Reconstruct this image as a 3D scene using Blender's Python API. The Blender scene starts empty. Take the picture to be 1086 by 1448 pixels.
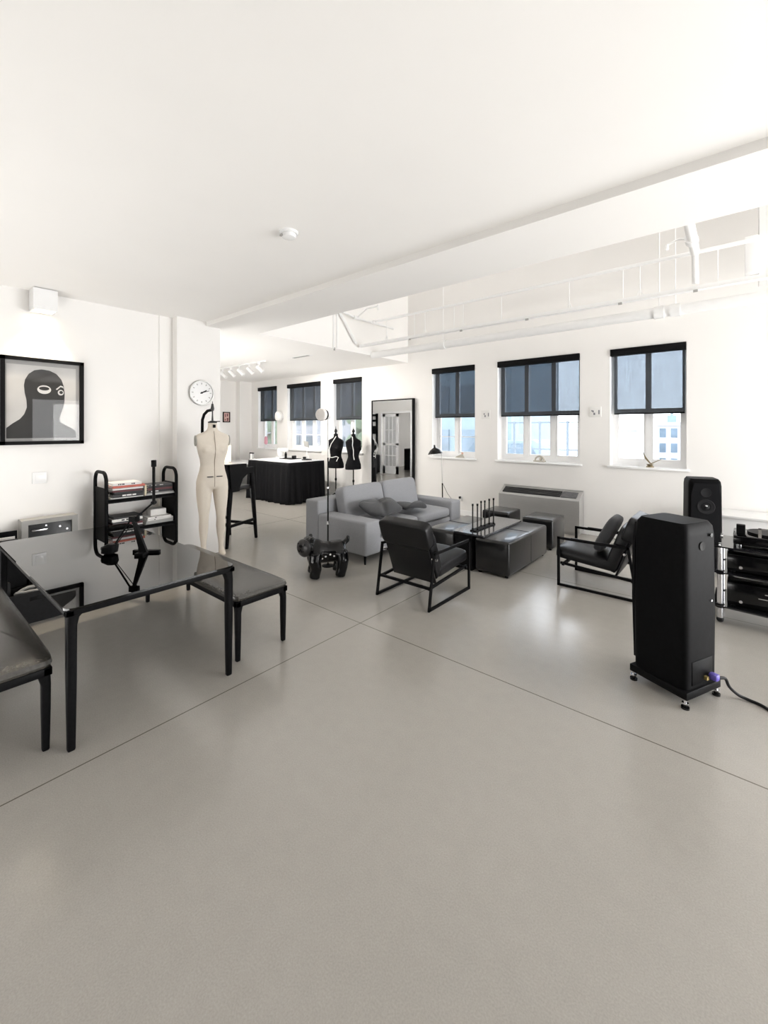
import bpy, bmesh, math, random
from mathutils import Vector, Matrix
random.seed(7)
PI = math.pi
C = bpy.context.scene.collection
scn = bpy.context.scene

# ---------------------------------------------------------------- materials
MATS = {}
def mat(name, col, rough=0.5, metal=0.0, var=0.06, scale=30.0, bump=0.0, bscale=None, spec=0.5, coat=0.0,
        sheen=0.0, emit=None, stretch=None):
    if name in MATS: return MATS[name]
    m = bpy.data.materials.new(name); m.use_nodes = True
    nt = m.node_tree; N = nt.nodes; L = nt.links
    p = N['Principled BSDF']
    p.inputs['Roughness'].default_value = rough
    p.inputs['Metallic'].default_value = metal
    p.inputs['Specular IOR Level'].default_value = spec
    p.inputs['Coat Weight'].default_value = coat
    p.inputs['Coat Roughness'].default_value = 0.08
    p.inputs['Sheen Weight'].default_value = sheen
    tc = N.new('ShaderNodeTexCoord'); nz = N.new('ShaderNodeTexNoise')
    nz.inputs['Scale'].default_value = scale; nz.inputs['Detail'].default_value = 4
    src = tc.outputs['Object']
    if stretch:
        mp = N.new('ShaderNodeMapping'); mp.inputs['Scale'].default_value = stretch
        L.new(src, mp.inputs['Vector']); src = mp.outputs['Vector']
    L.new(src, nz.inputs['Vector'])
    rp = N.new('ShaderNodeValToRGB')
    a = [max(0, c * (1 - var)) for c in col]; b = [min(1, c * (1 + var)) for c in col]
    rp.color_ramp.elements[0].position = 0.3; rp.color_ramp.elements[1].position = 0.7
    rp.color_ramp.elements[0].color = (*a, 1); rp.color_ramp.elements[1].color = (*b, 1)
    L.new(nz.outputs['Fac'], rp.inputs['Fac']); L.new(rp.outputs['Color'], p.inputs['Base Color'])
    if bump:
        n2 = N.new('ShaderNodeTexNoise'); n2.inputs['Scale'].default_value = bscale or scale * 3
        n2.inputs['Detail'].default_value = 3
        L.new(src, n2.inputs['Vector'])
        bp = N.new('ShaderNodeBump'); bp.inputs['Strength'].default_value = bump
        bp.inputs['Distance'].default_value = 0.01
        L.new(n2.outputs['Fac'], bp.inputs['Height']); L.new(bp.outputs['Normal'], p.inputs['Normal'])
    if emit:
        p.inputs['Emission Color'].default_value = (*emit[0], 1); p.inputs['Emission Strength'].default_value = emit[1]
    MATS[name] = m
    return m

WHITE = mat('white_paint', (0.83, 0.815, 0.795), 0.6, var=0.012, scale=2.0, bump=0.015, bscale=300)
CEILM = mat('ceiling_paint', (0.87, 0.855, 0.835), 0.75, var=0.01, scale=1.5)
TRIMW = mat('white_gloss_paint', (0.86, 0.86, 0.86), 0.35, var=0.01, scale=8)
PIPEW = mat('white_pipe_paint', (0.84, 0.84, 0.835), 0.4, var=0.015, scale=12)
BLACKM = mat('black_powder_coat', (0.006, 0.006, 0.0065), 0.45, var=0.2, scale=60, spec=.06)
BLACKG = mat('black_gloss', (0.004, 0.004, 0.0045), 0.12, var=0.2, scale=20, spec=.35)
LEATHER = mat('black_leather', (0.008, 0.008, 0.009), 0.34, var=0.25, scale=90, bump=0.05, bscale=220, spec=0.24)
LEATHER_O = mat('polished_black_leather', (0.007, 0.007, 0.0075), 0.3, var=0.25, scale=14, bump=0.015, bscale=40, spec=0.3, coat=0.45)
LEATHER_T = mat('dark_taupe_leather', (0.042, 0.039, 0.034), 0.27, var=0.2, scale=60, bump=0.03, bscale=200, spec=0.7)
FABRIC = mat('grey_sofa_fabric', (0.30, 0.305, 0.32), 0.95, var=0.12, scale=180, bump=0.15, bscale=500, sheen=0.05, spec=.15)
FABRIC_D = mat('charcoal_fabric', (0.04, 0.041, 0.045), 0.9, var=0.2, scale=150, bump=0.15, bscale=500, sheen=0.15)
BLACKCLOTH = mat('black_cloth', (0.007, 0.007, 0.008), 0.8, spec=.12, var=0.3, scale=120, bump=0.05)
CHROME = mat('chrome', (0.75, 0.75, 0.77), 0.15, 1.0, var=0.03, scale=40)
STEEL = mat('brushed_steel_grey', (0.52, 0.515, 0.505), 0.36, 0.55, var=0.06, scale=12, stretch=(1, 1, 40))
GREYP = mat('grey_paint', (0.36, 0.355, 0.34), 0.5, var=0.04, scale=10)
LINEN = mat('cream_linen', (0.66, 0.60, 0.52), 0.95, var=0.05, scale=200, bump=0.1, bscale=700)
PAPER = mat('white_paper', (0.78, 0.77, 0.75), 0.8, var=0.03, scale=60, stretch=(1, 1, 12))
LACQW = mat('white_lacquer', (0.82, 0.82, 0.82), 0.25, var=0.01, scale=10)
DARKPL = mat('black_plastic', (0.010, 0.010, 0.011), 0.55, var=0.2, scale=40, spec=.2)
GRILLE = mat('black_grille_cloth', (0.007, 0.007, 0.008), 0.85, var=0.3, scale=400, bump=0.1, spec=.1)
INK = mat('black_ink', (0.015, 0.015, 0.015), 0.8, var=0.1)

def floor_mat():
    m = bpy.data.materials.new('polished_concrete'); m.use_nodes = True
    nt = m.node_tree; N = nt.nodes; L = nt.links; p = N['Principled BSDF']
    tc = N.new('ShaderNodeTexCoord'); src = tc.outputs['Object']
    def noise(s, d):
        n = N.new('ShaderNodeTexNoise'); n.inputs['Scale'].default_value = s; n.inputs['Detail'].default_value = d
        L.new(src, n.inputs['Vector']); return n.outputs['Fac']
    def ramp(f, a, b, p0=0.3, p1=0.7):
        r = N.new('ShaderNodeValToRGB'); r.color_ramp.elements[0].position = p0; r.color_ramp.elements[1].position = p1
        r.color_ramp.elements[0].color = (*a, 1); r.color_ramp.elements[1].color = (*b, 1)
        L.new(f, r.inputs['Fac']); return r.outputs['Color']
    def mix(a, b, fac=1.0, t='MULTIPLY'):
        x = N.new('ShaderNodeMix'); x.data_type = 'RGBA'; x.blend_type = t
        if isinstance(fac, float): x.inputs[0].default_value = fac
        else: L.new(fac, x.inputs[0])
        L.new(a, x.inputs[6])
        if isinstance(b, tuple): x.inputs[7].default_value = (*b, 1)
        else: L.new(b, x.inputs[7])
        return x.outputs[2]
    c = ramp(noise(0.7, 3), (0.335, 0.316, 0.289), (0.412, 0.390, 0.358), 0.0, 1.0)
    c = mix(c, ramp(noise(170, 4), (0.80, 0.80, 0.80), (1.2, 1.2, 1.2), 0.0, 1.0))
    c = mix(c, ramp(noise(14, 3), (0.95, 0.95, 0.95), (1.05, 1.05, 1.05), 0.0, 1.0))
    sep = N.new('ShaderNodeSeparateXYZ'); L.new(src, sep.inputs[0])
    def line(axis, v, w):
        s = N.new('ShaderNodeMath'); s.operation = 'SUBTRACT'; s.inputs[1].default_value = v
        L.new(sep.outputs[axis], s.inputs[0])
        a = N.new('ShaderNodeMath'); a.operation = 'ABSOLUTE'; L.new(s.outputs[0], a.inputs[0])
        l = N.new('ShaderNodeMath'); l.operation = 'LESS_THAN'; l.inputs[1].default_value = w; L.new(a.outputs[0], l.inputs[0])
        return l.outputs[0]
    for ax, v, w in ((0, -2.475, 0.004), (1, 2.614, 0.004), (0, -6.3, 0.004), (1, 4.75, 0.0035), (0, -8.4, 0.004)):
        c = mix(c, (0.38, 0.36, 0.33), line(ax, v, w))
    L.new(c, p.inputs['Base Color'])
    p.inputs['Roughness'].default_value = 0.21
    p.inputs['Specular IOR Level'].default_value = 0.6
    b = N.new('ShaderNodeBump'); b.inputs['Strength'].default_value = 0.03; b.inputs['Distance'].default_value = 0.004
    L.new(noise(260, 3), b.inputs['Height']); L.new(b.outputs['Normal'], p.inputs['Normal'])
    return m

def glass_mat(name, tint, refl=1.0, rough=0.0):
    m = bpy.data.materials.new(name); m.use_nodes = True
    nt = m.node_tree; N = nt.nodes; L = nt.links
    N.remove(N['Principled BSDF']); out = N['Material Output']
    t = N.new('ShaderNodeBsdfTransparent'); g = N.new('ShaderNodeBsdfGlossy'); g.inputs['Roughness'].default_value = rough
    nz = N.new('ShaderNodeTexNoise'); nz.inputs['Scale'].default_value = 5
    rp = N.new('ShaderNodeValToRGB')
    rp.color_ramp.elements[0].color = (*[c * 0.98 for c in tint], 1); rp.color_ramp.elements[1].color = (*tint, 1)
    L.new(nz.outputs['Fac'], rp.inputs['Fac']); L.new(rp.outputs['Color'], t.inputs['Color'])
    fr = N.new('ShaderNodeFresnel'); fr.inputs['IOR'].default_value = 1.5
    mu = N.new('ShaderNodeMath'); mu.operation = 'MULTIPLY'; mu.inputs[1].default_value = refl; mu.use_clamp = True
    L.new(fr.outputs[0], mu.inputs[0])
    mx = N.new('ShaderNodeMixShader'); L.new(mu.outputs[0], mx.inputs[0]); L.new(t.outputs[0], mx.inputs[1]); L.new(g.outputs[0], mx.inputs[2])
    L.new(mx.outputs[0], out.inputs['Surface'])
    return m

def screen_mat():
    # woven roller-blind cloth: tiny holes let a little daylight through
    m = bpy.data.materials.new('woven_blind_cloth'); m.use_nodes = True
    nt = m.node_tree; N = nt.nodes; L = nt.links; p = N['Principled BSDF']; out = N['Material Output']
    tc = N.new('ShaderNodeTexCoord'); nz = N.new('ShaderNodeTexNoise')
    mp = N.new('ShaderNodeMapping'); mp.inputs['Scale'].default_value = (40, 1, 1)
    L.new(tc.outputs['Object'], mp.inputs[0]); L.new(mp.outputs[0], nz.inputs['Vector']); nz.inputs['Scale'].default_value = 2
    rp = N.new('ShaderNodeValToRGB'); rp.color_ramp.elements[0].color = (0.05, 0.051, 0.053, 1); rp.color_ramp.elements[1].color = (0.075, 0.077, 0.08, 1)
    L.new(nz.outputs['Fac'], rp.inputs['Fac']); L.new(rp.outputs['Color'], p.inputs['Base Color'])
    p.inputs['Roughness'].default_value = 0.9; p.inputs['Specular IOR Level'].default_value = 0.1
    t = N.new('ShaderNodeBsdfTransparent'); t.inputs['Color'].default_value = (0.86, 0.93, 1.0, 1)
    mr = N.new('ShaderNodeMapRange'); mr.inputs[3].default_value = 0.29; mr.inputs[4].default_value = 0.38
    L.new(nz.outputs['Fac'], mr.inputs[0])
    mx = N.new('ShaderNodeMixShader'); L.new(mr.outputs[0], mx.inputs[0])
    L.new(p.outputs[0], mx.inputs[1]); L.new(t.outputs[0], mx.inputs[2]); L.new(mx.outputs[0], out.inputs['Surface'])
    return m

FLOORM = floor_mat()
PANE = glass_mat('clear_window_glass', (0.97, 0.985, 1.0), 0.8)
TABLEGLASS = glass_mat('smoked_table_glass', (0.13, 0.128, 0.125), 1.35, 0.008)
SCREEN = screen_mat()
MIRROR = mat('mirror_silver', (0.9, 0.91, 0.92), 0.01, 1.0, var=0.004)

# ---------------------------------------------------------------- geometry helpers
def wm(o):
    m = o.matrix_basis.copy()
    while o.parent:
        o = o.parent; m = o.matrix_basis @ m
    return m

class MB:
    def __init__(self): self.bm = bmesh.new()
    def _xf(self, verts, M):
        if M is not None: bmesh.ops.transform(self.bm, matrix=M, verts=verts)
    def box(self, x0, x1, y0, y1, z0, z1, bev=0.0, M=None, seg=2):
        r = bmesh.ops.create_cube(self.bm, size=1.0); vs = r['verts']
        for v in vs:
            v.co = Vector(((x0 + x1) / 2 + v.co.x * (x1 - x0), (y0 + y1) / 2 + v.co.y * (y1 - y0), (z0 + z1) / 2 + v.co.z * (z1 - z0)))
        if bev:
            es = list({e for v in vs for e in v.link_edges})
            rr = bmesh.ops.bevel(self.bm, geom=es, offset=bev, segments=seg, profile=0.5, affect='EDGES')
            vs = list(set([v for v in rr['verts'] if v.is_valid] + [v for v in vs if v.is_valid]))
        self._xf(vs, M); return self
    def cyl(self, p0, p1, r0, r1=None, seg=16, M=None):
        p0, p1 = Vector(p0), Vector(p1); r1 = r0 if r1 is None else r1
        d = p1 - p0; q = Vector((0, 0, 1)).rotation_difference(d).to_matrix()
        A = [self.bm.verts.new(p0 + q @ Vector((r0 * math.cos(2 * PI * i / seg), r0 * math.sin(2 * PI * i / seg), 0))) for i in range(seg)]
        B = [self.bm.verts.new(p1 + q @ Vector((r1 * math.cos(2 * PI * i / seg), r1 * math.sin(2 * PI * i / seg), 0))) for i in range(seg)]
        for i in range(seg):
            j = (i + 1) % seg; self.bm.faces.new((A[i], A[j], B[j], B[i]))
        self.bm.faces.new(A[::-1]); self.bm.faces.new(B); self._xf(A + B, M); return self
    def tube(self, pts, r, seg=10, closed=False, M=None, rs=None):
        pts = [Vector(p) for p in pts]; n = len(pts); rings = []; up = None
        for i, p in enumerate(pts):
            a = pts[(i - 1) % n] if (closed or i > 0) else p
            b = pts[(i + 1) % n] if (closed or i < n - 1) else p
            t = (b - a).normalized()
            if up is None:
                up = Vector((0, 0, 1)) if abs(t.z) < 0.9 else Vector((1, 0, 0))
            u = (up - t * up.dot(t)).normalized(); w = t.cross(u); up = u
            k = rs[i] if rs else r
            rings.append([self.bm.verts.new(p + (u * math.cos(2 * PI * s / seg) + w * math.sin(2 * PI * s / seg)) * k) for s in range(seg)])
        self.skin(rings, closed); self._xf([v for q in rings for v in q], M); return self
    def skin(self, rings, closed=False, caps=True):
        n = len(rings); seg = len(rings[0])
        for i in range(n if closed else n - 1):
            A, B = rings[i], rings[(i + 1) % n]
            for s in range(seg):
                k = (s + 1) % seg; self.bm.faces.new((A[s], A[k], B[k], B[s]))
        if not closed and caps:
            self.bm.faces.new(rings[0][::-1]); self.bm.faces.new(rings[-1])
    def loft(self, secs, seg=24, M=None, e=1.0):
        # secs: (cx, cy, z, rx, ry); e<1 gives squarer sections
        rings = []
        for cx, cy, z, rx, ry in secs:
            ring = []
            for i in range(seg):
                a = 2 * PI * i / seg; c, s = math.cos(a), math.sin(a)
                ring.append(self.bm.verts.new((cx + rx * math.copysign(abs(c) ** e, c), cy + ry * math.copysign(abs(s) ** e, s), z)))
            rings.append(ring)
        self.skin(rings); self._xf([v for q in rings for v in q], M); return self
    def lathe(self, prof, c=(0, 0, 0), seg=24, M=None):
        return self.loft([(c[0], c[1], c[2] + z, max(r, 1e-4), max(r, 1e-4)) for r, z in prof], seg, M)
    def prism(self, poly, t0, t1, plane='XZ', M=None):
        def P(a, b, t): return {'XZ': (a, t, b), 'XY': (a, b, t), 'YZ': (t, a, b)}[plane]
        A = [self.bm.verts.new(P(a, b, t0)) for a, b in poly]; B = [self.bm.verts.new(P(a, b, t1)) for a, b in poly]
        n = len(poly)
        for i in range(n):
            j = (i + 1) % n; self.bm.faces.new((A[i], A[j], B[j], B[i]))
        self.bm.faces.new(A[::-1]); self.bm.faces.new(B); self._xf(A + B, M); return self
    def ball(self, c, r, seg=20, M=None):
        r = (r, r, r) if not isinstance(r, tuple) else r
        vs = bmesh.ops.create_uvsphere(self.bm, u_segments=seg, v_segments=max(8, seg // 2), radius=1.0)['verts']
        for v in vs: v.co = Vector((c[0] + v.co.x * r[0], c[1] + v.co.y * r[1], c[2] + v.co.z * r[2]))
        self._xf(vs, M); return self
    def pad(self, c, r, e=0.3, ez=0.45, seg=40, rows=20, fn=None, M=None):
        # rounded cushion: superellipsoid with half sizes r
        rings = []
        def pw(x, k): return math.copysign(abs(x) ** k, x)
        for j in range(rows + 1):
            ph = -PI / 2 + PI * j / rows
            ph = max(-PI / 2 + 0.02, min(PI / 2 - 0.02, ph))
            cz, sz = pw(math.cos(ph), ez), pw(math.sin(ph), ez)
            ring = []
            for i in range(seg):
                a = 2 * PI * i / seg
                p = Vector((r[0] * cz * pw(math.cos(a), e), r[1] * cz * pw(math.sin(a), e), r[2] * sz))
                if fn: p = fn(p)
                ring.append(self.bm.verts.new(p + Vector(c)))
            rings.append(ring)
        self.skin(rings); self._xf([v for q in rings for v in q], M); return self
    def quad_grid(self, f, nu, nv, thick=None):
        g = [[self.bm.verts.new(f(i / nu, j / nv)) for j in range(nv + 1)] for i in range(nu + 1)]
        for i in range(nu):
            for j in range(nv): self.bm.faces.new((g[i][j], g[i + 1][j], g[i + 1][j + 1], g[i][j + 1]))
        return self
    def build(self, name, m, parent=None, origin=None, world=True, smooth=True, ang=35):
        bmesh.ops.recalc_face_normals(self.bm, faces=self.bm.faces[:])
        if parent is not None and world:
            self.bm.transform(wm(parent).inverted())
        if origin is not None:
            self.bm.transform(Matrix.Translation(-Vector(origin)))
        me = bpy.data.meshes.new(name); self.bm.to_mesh(me); self.bm.free()
        if smooth:
            for p in me.polygons: p.use_smooth = True
            try: me.set_sharp_from_angle(angle=math.radians(ang))
            except Exception: pass
        o = bpy.data.objects.new(name, me); C.objects.link(o)
        me.materials.append(m)
        if parent is not None: o.parent = parent
        if origin is not None: o.location = origin
        return o

def tag(o, label, cat, group=None, kind=None):
    o['label'] = label; o['category'] = cat
    if group: o['group'] = group
    if kind: o['kind'] = kind
    return o
def thing(name, label, cat, loc=(0, 0, 0), rz=0.0, group=None):
    o = bpy.data.objects.new(name, None); C.objects.link(o)
    o.empty_display_size = 0.1
    o.location = loc; o.rotation_euler = (0, 0, rz)
    return tag(o, label, cat, group)
def struct(name, mb, m, parent=None, label=None, cat=None, **k):
    o = mb.build(name, m, parent, smooth=k.pop('smooth', False), **k)
    if parent is None:
        o['kind'] = 'structure'
        if label: o['label'] = label; o['category'] = cat
    return o
def dup(root, loc, rz=None, label=None):
    r = root.copy(); C.objects.link(r); r.location = loc
    if rz is not None: r.rotation_euler = (0, 0, rz)
    if label: r['label'] = label
    def rec(a, b):
        for ch in list(a.children):
            c = ch.copy(); C.objects.link(c); c.parent = b
            rec(ch, c)
    rec(root, r)
    return r
def remesh(o, vox, it=6):
    md = o.modifiers.new('Remesh', 'REMESH'); md.mode = 'VOXEL'; md.voxel_size = vox; md.use_smooth_shade = True
    s = o.modifiers.new('Smooth', 'SMOOTH'); s.factor = 0.5; s.iterations = it
    return o
def RZ(a, c=(0, 0, 0)):
    c = Vector(c); return Matrix.Translation(c) @ Matrix.Rotation(a, 4, 'Z') @ Matrix.Translation(-c)
def arc(cx, cy, r, a0, a1, n=6):
    return [(cx + r * math.cos(a0 + (a1 - a0) * i / n), cy + r * math.sin(a0 + (a1 - a0) * i / n)) for i in range(n + 1)]
def rrect(x0, x1, y0, y1, r, n=5):
    return (arc(x1 - r, y1 - r, r, 0, PI / 2, n) + arc(x0 + r, y1 - r, r, PI / 2, PI, n)
            + arc(x0 + r, y0 + r, r, PI, 1.5 * PI, n) + arc(x1 - r, y0 + r, r, 1.5 * PI, 2 * PI, n))
# ================================================================ THE SETTING
GREYWALL = mat('grey_wall_paint', (.13, .128, .125), .7, var=.02, scale=2)
WY = 7.11; LX = -5.48; CH = 3.04
mb = MB().box(-11.8, 4.5, -5.5, 7.5, -0.12, 0.0)
struct('floor', mb, FLOORM, label='grey polished concrete floor with thin straight joints', cat='floor')
struct('ceiling', MB().box(-5.68, 4.5, -5.5, 2.72, CH, CH + 0.25), CEILM, label='wide flat white ceiling over the front half of the room', cat='ceiling')
struct('soffit_ceiling', MB().box(-5.355, 4.5, 2.72, 3.41, 2.985, 5.0), CEILM, label='white strip of lowered ceiling between the step and the pipe recess', cat='ceiling')
struct('recess_ceiling', MB().box(-5.355, 4.5, 3.41, 7.41, 4.9, 5.1), CEILM, label='high white ceiling above the pipes by the windows', cat='ceiling')
mb = MB().box(-5.68, -5.355, 2.72, 7.11, 3.03, 4.95).box(-11.62, -5.68, 2.3, 7.11, 3.03, 3.4)
struct('back_ceiling', mb, CEILM, label='low white ceiling block over the work area at the back', cat='ceiling')
struct('wall_left', MB().box(LX - 0.2, LX, -5.5, 2.345, 0, CH), WHITE, label='white wall with the framed portrait behind the glass table', cat='wall')
struct('column', MB().box(LX - 0.2, -5.335, 2.345, 2.912, 0, 3.06).box(LX - .004, LX + .017, 2.19, 2.345, 0, 3.039), WHITE, label='white wall pier carrying the round clock', cat='column')
struct('wall_end', MB().box(-11.62, -11.42, 2.2, 7.41, 0, 3.4).box(-11.42, -11.2, 6.72, 7.11, 0, 3.03), WHITE, label='white end wall of the back work area with a small framed print', cat='wall')
DX0, DX1 = -10.05, -8.75
mb = MB().box(-11.42, DX0, 2.25, 2.35, 0, 3.03).box(DX1, LX - 0.2, 2.25, 2.35, 0, 3.03).box(DX0, DX1, 2.25, 2.35, 2.2, 3.03)
struct('wall_back', mb, WHITE, label='white partition with the glazed doorway, seen in the tall mirror', cat='wall')
mb = MB().box(-11.42, -5.68, -2.2, -2.1, 0, 3.03).box(-11.6, -5.68, -2.2, 2.25, 3.03, 3.2).box(-11.6, -11.42, -2.2, 2.25, 0, 3.2)
struct('wall_hall', mb, WHITE, label='pale walls of the hall beyond the glazed door, seen in the mirror', cat='wall')
# the glazed door (only seen in the mirror)
mb = MB()
for x in (DX0 - 0.06, DX1): mb.box(x, x + 0.06, 2.35, 2.375, 0, 2.26)
mb.box(DX0, DX1, 2.35, 2.375, 2.2, 2.26)
dr = struct('door_1', mb, TRIMW, label='white doorway casing with a glazed door, seen in the tall mirror', cat='door')
mb = MB(); a0, a1 = DX0 + 0.02, DX0 + 0.72
mb.box(a0, a0 + 0.1, 2.27, 2.315, 0.02, 2.18).box(a1 - 0.1, a1, 2.27, 2.315, 0.02, 2.18)
for z0, z1 in ((0.02, 0.3), (1.05, 1.12), (2.08, 2.18)): mb.box(a0, a1, 2.27, 2.315, z0, z1)
for k in (1, 2): mb.box(a0 + 0.1 + k * 0.167 - 0.012, a0 + 0.1 + k * 0.167 + 0.012, 2.28, 2.305, 0.3, 2.08)
for z in (0.68, 1.6): mb.box(a0 + .1, a1 - .1, 2.28, 2.305, z - 0.012, z + 0.012)
lf = mb.build('door_leaf', TRIMW, dr, smooth=False)
MB().box(a0 + 0.1, a1 - 0.1, 2.289, 2.294, 0.3, 2.08).build('pane', PANE, lf)
MB().cyl((a1 - 0.05, 2.315, 1.0), (a1 - 0.05, 2.36, 1.0), 0.012).cyl((a1 - 0.05, 2.36, 1.0), (a1 - 0.17, 2.36, 1.0), 0.01).build('door_handle', CHROME, lf)

struct('wall_right', MB().box(4.5, 4.7, -5.6, 2.74, 0, 3.2).box(4.5, 4.7, 2.74, 7.41, 2.5, 5.0), GREYWALL, label='dark grey wall at the right of the room beside the stereo', cat='wall')  # unseen wall put in to limit side light; header shields the recess
struct('wall_rear', MB().box(-5.68, 4.5, -5.6, -5.5, 0, 3.2), GREYWALL, label='dark grey wall at the rear of the room behind the viewer', cat='wall')  # unseen wall put in to close the rear, dark to cut frontal bounce
# window wall and its six openings
WINS = [(-10.85, -9.94, 2), (-9.46, -8.1, 3), (-7.63, -6.68, 2), (-4.75, -3.80, 2), (-3.35, -1.96, 3), (-1.53, -0.585, 2)]
WZ0, WZ1 = 1.09, 2.845
mb = MB(); xs = [-11.8] + [v for w in WINS for v in w[:2]] + [4.5]
for i in range(0, len(xs), 2): mb.box(xs[i], xs[i + 1], WY, WY + 0.3, 0, 5.0)
for x0, x1, n in WINS: mb.box(x0, x1, WY, WY + 0.3, 0, WZ0 - .03).box(x0, x1, WY, WY + 0.3, WZ1, 5.0)
struct('wall_far', mb, WHITE, label='long white wall with six windows', cat='wall')
wl = ['farthest window, left of the white wall lamp, half covered by a dark blind',
      'wide window behind the draped worktable, half covered by a dark blind',
      'window behind the two black dress forms, half covered by a dark blind',
      'narrow window behind the black reading lamp, right of the tall mirror',
      'wide three-light window above the grey wall heater',
      'narrow window above the rear loudspeaker, with the open prospect outside']
bl = ['dark roller blind over the farthest window, left of the white wall lamp',
      'wide dark roller blind behind the draped worktable',
      'dark roller blind above the two black dress forms',
      'dark roller blind on the window right of the tall mirror',
      'widest dark roller blind, above the grey wall heater',
      'dark roller blind above the rear loudspeaker, palest daylight showing through']
for i, (x0, x1, n) in enumerate(WINS):
    mb = MB(); f = 0.06; y0, y1 = WY + 0.17, WY + 0.225
    mb.box(x0, x0 + f, y0, y1, WZ0, WZ1).box(x1 - f, x1, y0, y1, WZ0, WZ1)
    mb.box(x0 + f, x1 - f, y0 + .002, y1 - .002, WZ1 - f, WZ1).box(x0 + f, x1 - f, y0 + .002, y1 - .002, WZ0, WZ0 + 0.07)
    mb.box(x0 + f, x1 - f, y0 + .004, y1 - .004, 1.865, 1.945)
    for k in range(1, n):
        xm = x0 + (x1 - x0) * k / n; mb.box(xm - 0.035, xm + 0.035, y0 - .002, y1 + .002, WZ0 + .06, WZ1 - .05)
    for k in range(n):
        xa = x0 + (x1 - x0) * k / n + (.036 if k else f); xb = x0 + (x1 - x0) * (k + 1) / n - (.036 if k < n - 1 else f)
        for xx in (xa, xb - .025): mb.box(xx, xx + .025, y0 + .008, y1 - .008, WZ0 + .07, 1.865)
        mb.box(xa + .025, xb - .025, y0 + .01, y1 - .01, WZ0 + .07, WZ0 + .11)
        if i in (1, 3): mb.box(xa + .025, xb - .025, y0 + .015, y0 + .023, 1.48, 1.495)
    w = struct('window_%d' % (i + 1), mb, TRIMW, label=wl[i], cat='window')
    MB().box(x0 + f - .005, x1 - f + .005, y0 + 0.0245, y0 + 0.0295, WZ0 + .06, WZ1 - f + .005).build('pane', PANE, w)
    MB().box(x0 - 0.035, x1 + 0.035, WY - 0.035, WY, WZ0 - 0.03, WZ0, 0.004).box(x0, x1, WY, y0, WZ0 - 0.03, WZ0).build('sill', TRIMW, w)
    b = thing('roller_blind', bl[i], 'blind', ((x0 + x1) / 2, WY + 0.03, WZ1 - 0.06), group='roller blinds on the window wall')
    MB().box(x0 + .004, x1 - .004, WY - 0.025, WY + 0.075, WZ1 - 0.105, WZ1 - 0.004, 0.006).build('cassette', BLACKM, b)
    MB().box(x0 + 0.045, x1 - 0.022, WY + 0.05, WY + 0.052, 1.88, WZ1 - 0.09).build('blind_cloth', SCREEN, b)
    MB().box(x0 + 0.045, x1 - 0.022, WY + 0.045, WY + 0.057, 1.862, 1.882, 0.003).build('bottom_bar', BLACKM, b)

# low skirting on the window wall and left wall
struct('baseboard_far', MB().box(-11.2, 4.5, WY - 0.014, WY, 0, 0.1), TRIMW, label='low white skirting along the window wall', cat='baseboard')
struct('baseboard_left', MB().box(LX, LX + 0.014, -5.5, 2.19, 0, 0.1), TRIMW, label='low white skirting along the portrait wall', cat='baseboard')

# ---------------------------------------------------------------- pipes in the recess
RY, RLO, RUP = 5.6, 3.15, 3.53
t = thing('sprinkler_pipe', 'slim white pipe, upper of the two long runs before the windows', 'pipe', (-2, RY, RUP))
MB().cyl((-4.95, RY, RUP), (4.4, RY, RUP), 0.021).build('pipe_run', PIPEW, t)
MB().cyl((-4.99, RY, RUP), (-4.94, RY, RUP), 0.033).build('end_cap', PIPEW, t)
t = thing('lighting_rail', 'long white metal channel hung on rods below the slim pipe', 'rail', (-2, RY, RLO))
mb = MB().box(-5.3, 4.4, RY - 0.028, RY + 0.028, RLO - 0.02, RLO + 0.02).box(-5.3, 4.4, RY - 0.04, RY + 0.04, RLO - 0.026, RLO - 0.018)
mb.build('channel', PIPEW, t, smooth=False)
for k, x in enumerate((-4.674, -4.088, -3.878, -3.345, -3.187, -2.581, -1.67, -1.068, -0.896, -0.195)):
    m = MB().cyl((x, RY, RLO + .015), (x, RY, RUP - .0225), 0.0055, seg=8)
    if k % 2 == 0: m.cyl((x - .03, RY, RLO + .02), (x, RY, RLO + .1), 0.005, seg=6).cyl((x + .03, RY, RLO + .02), (x, RY, RLO + .1), 0.005, seg=6)
    m.build('hanger_rod', PIPEW, t)
for x in (-4.15, -3.2, -2.2, -1.09, -0.38):
    MB().box(x - .02, x + .02, RY - .05, RY - .035, RLO - .055, RLO - .028, .003).build('clip', GREYP, t)
t = thing('duct_pipe', 'thick white pipe running low along the window wall', 'pipe', (-2, 6.0, 3.04))
MB().cyl((-5.36, 6.0, 3.04), (4.4, 6.0, 3.04), 0.062, seg=24).build('pipe_run', PIPEW, t)
for x in (-3.79, -0.76, -0.60):
    MB().cyl((x - .05, 6.0, 3.04), (x + .05, 6.0, 3.04), 0.074, seg=24).build('coupling', PIPEW, t)
    MB().cyl((x, 6.0, 3.1), (x, 6.0, 4.9), 0.006, seg=8).build('hanger_rod', PIPEW, t)
t = thing('branch_pipe', 'fat white branch pipe coming down to the rail from the recess', 'pipe', (-0.38, 5.0, 3.5))
MB().tube([(-0.36, 3.43, 3.50), (-0.37, 4.9, 3.50), (-0.38, 5.5, 3.50)], 0.042, 16).build('pipe_run', PIPEW, t)
MB().cyl((-0.38, 5.05, 3.5), (-0.38, 5.17, 3.5), 0.055, seg=20).build('coupling', PIPEW, t)
MB().cyl((-0.38, 5.5, 3.53), (-0.38, 5.56, 3.18), 0.03).build('drop', PIPEW, t)
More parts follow.
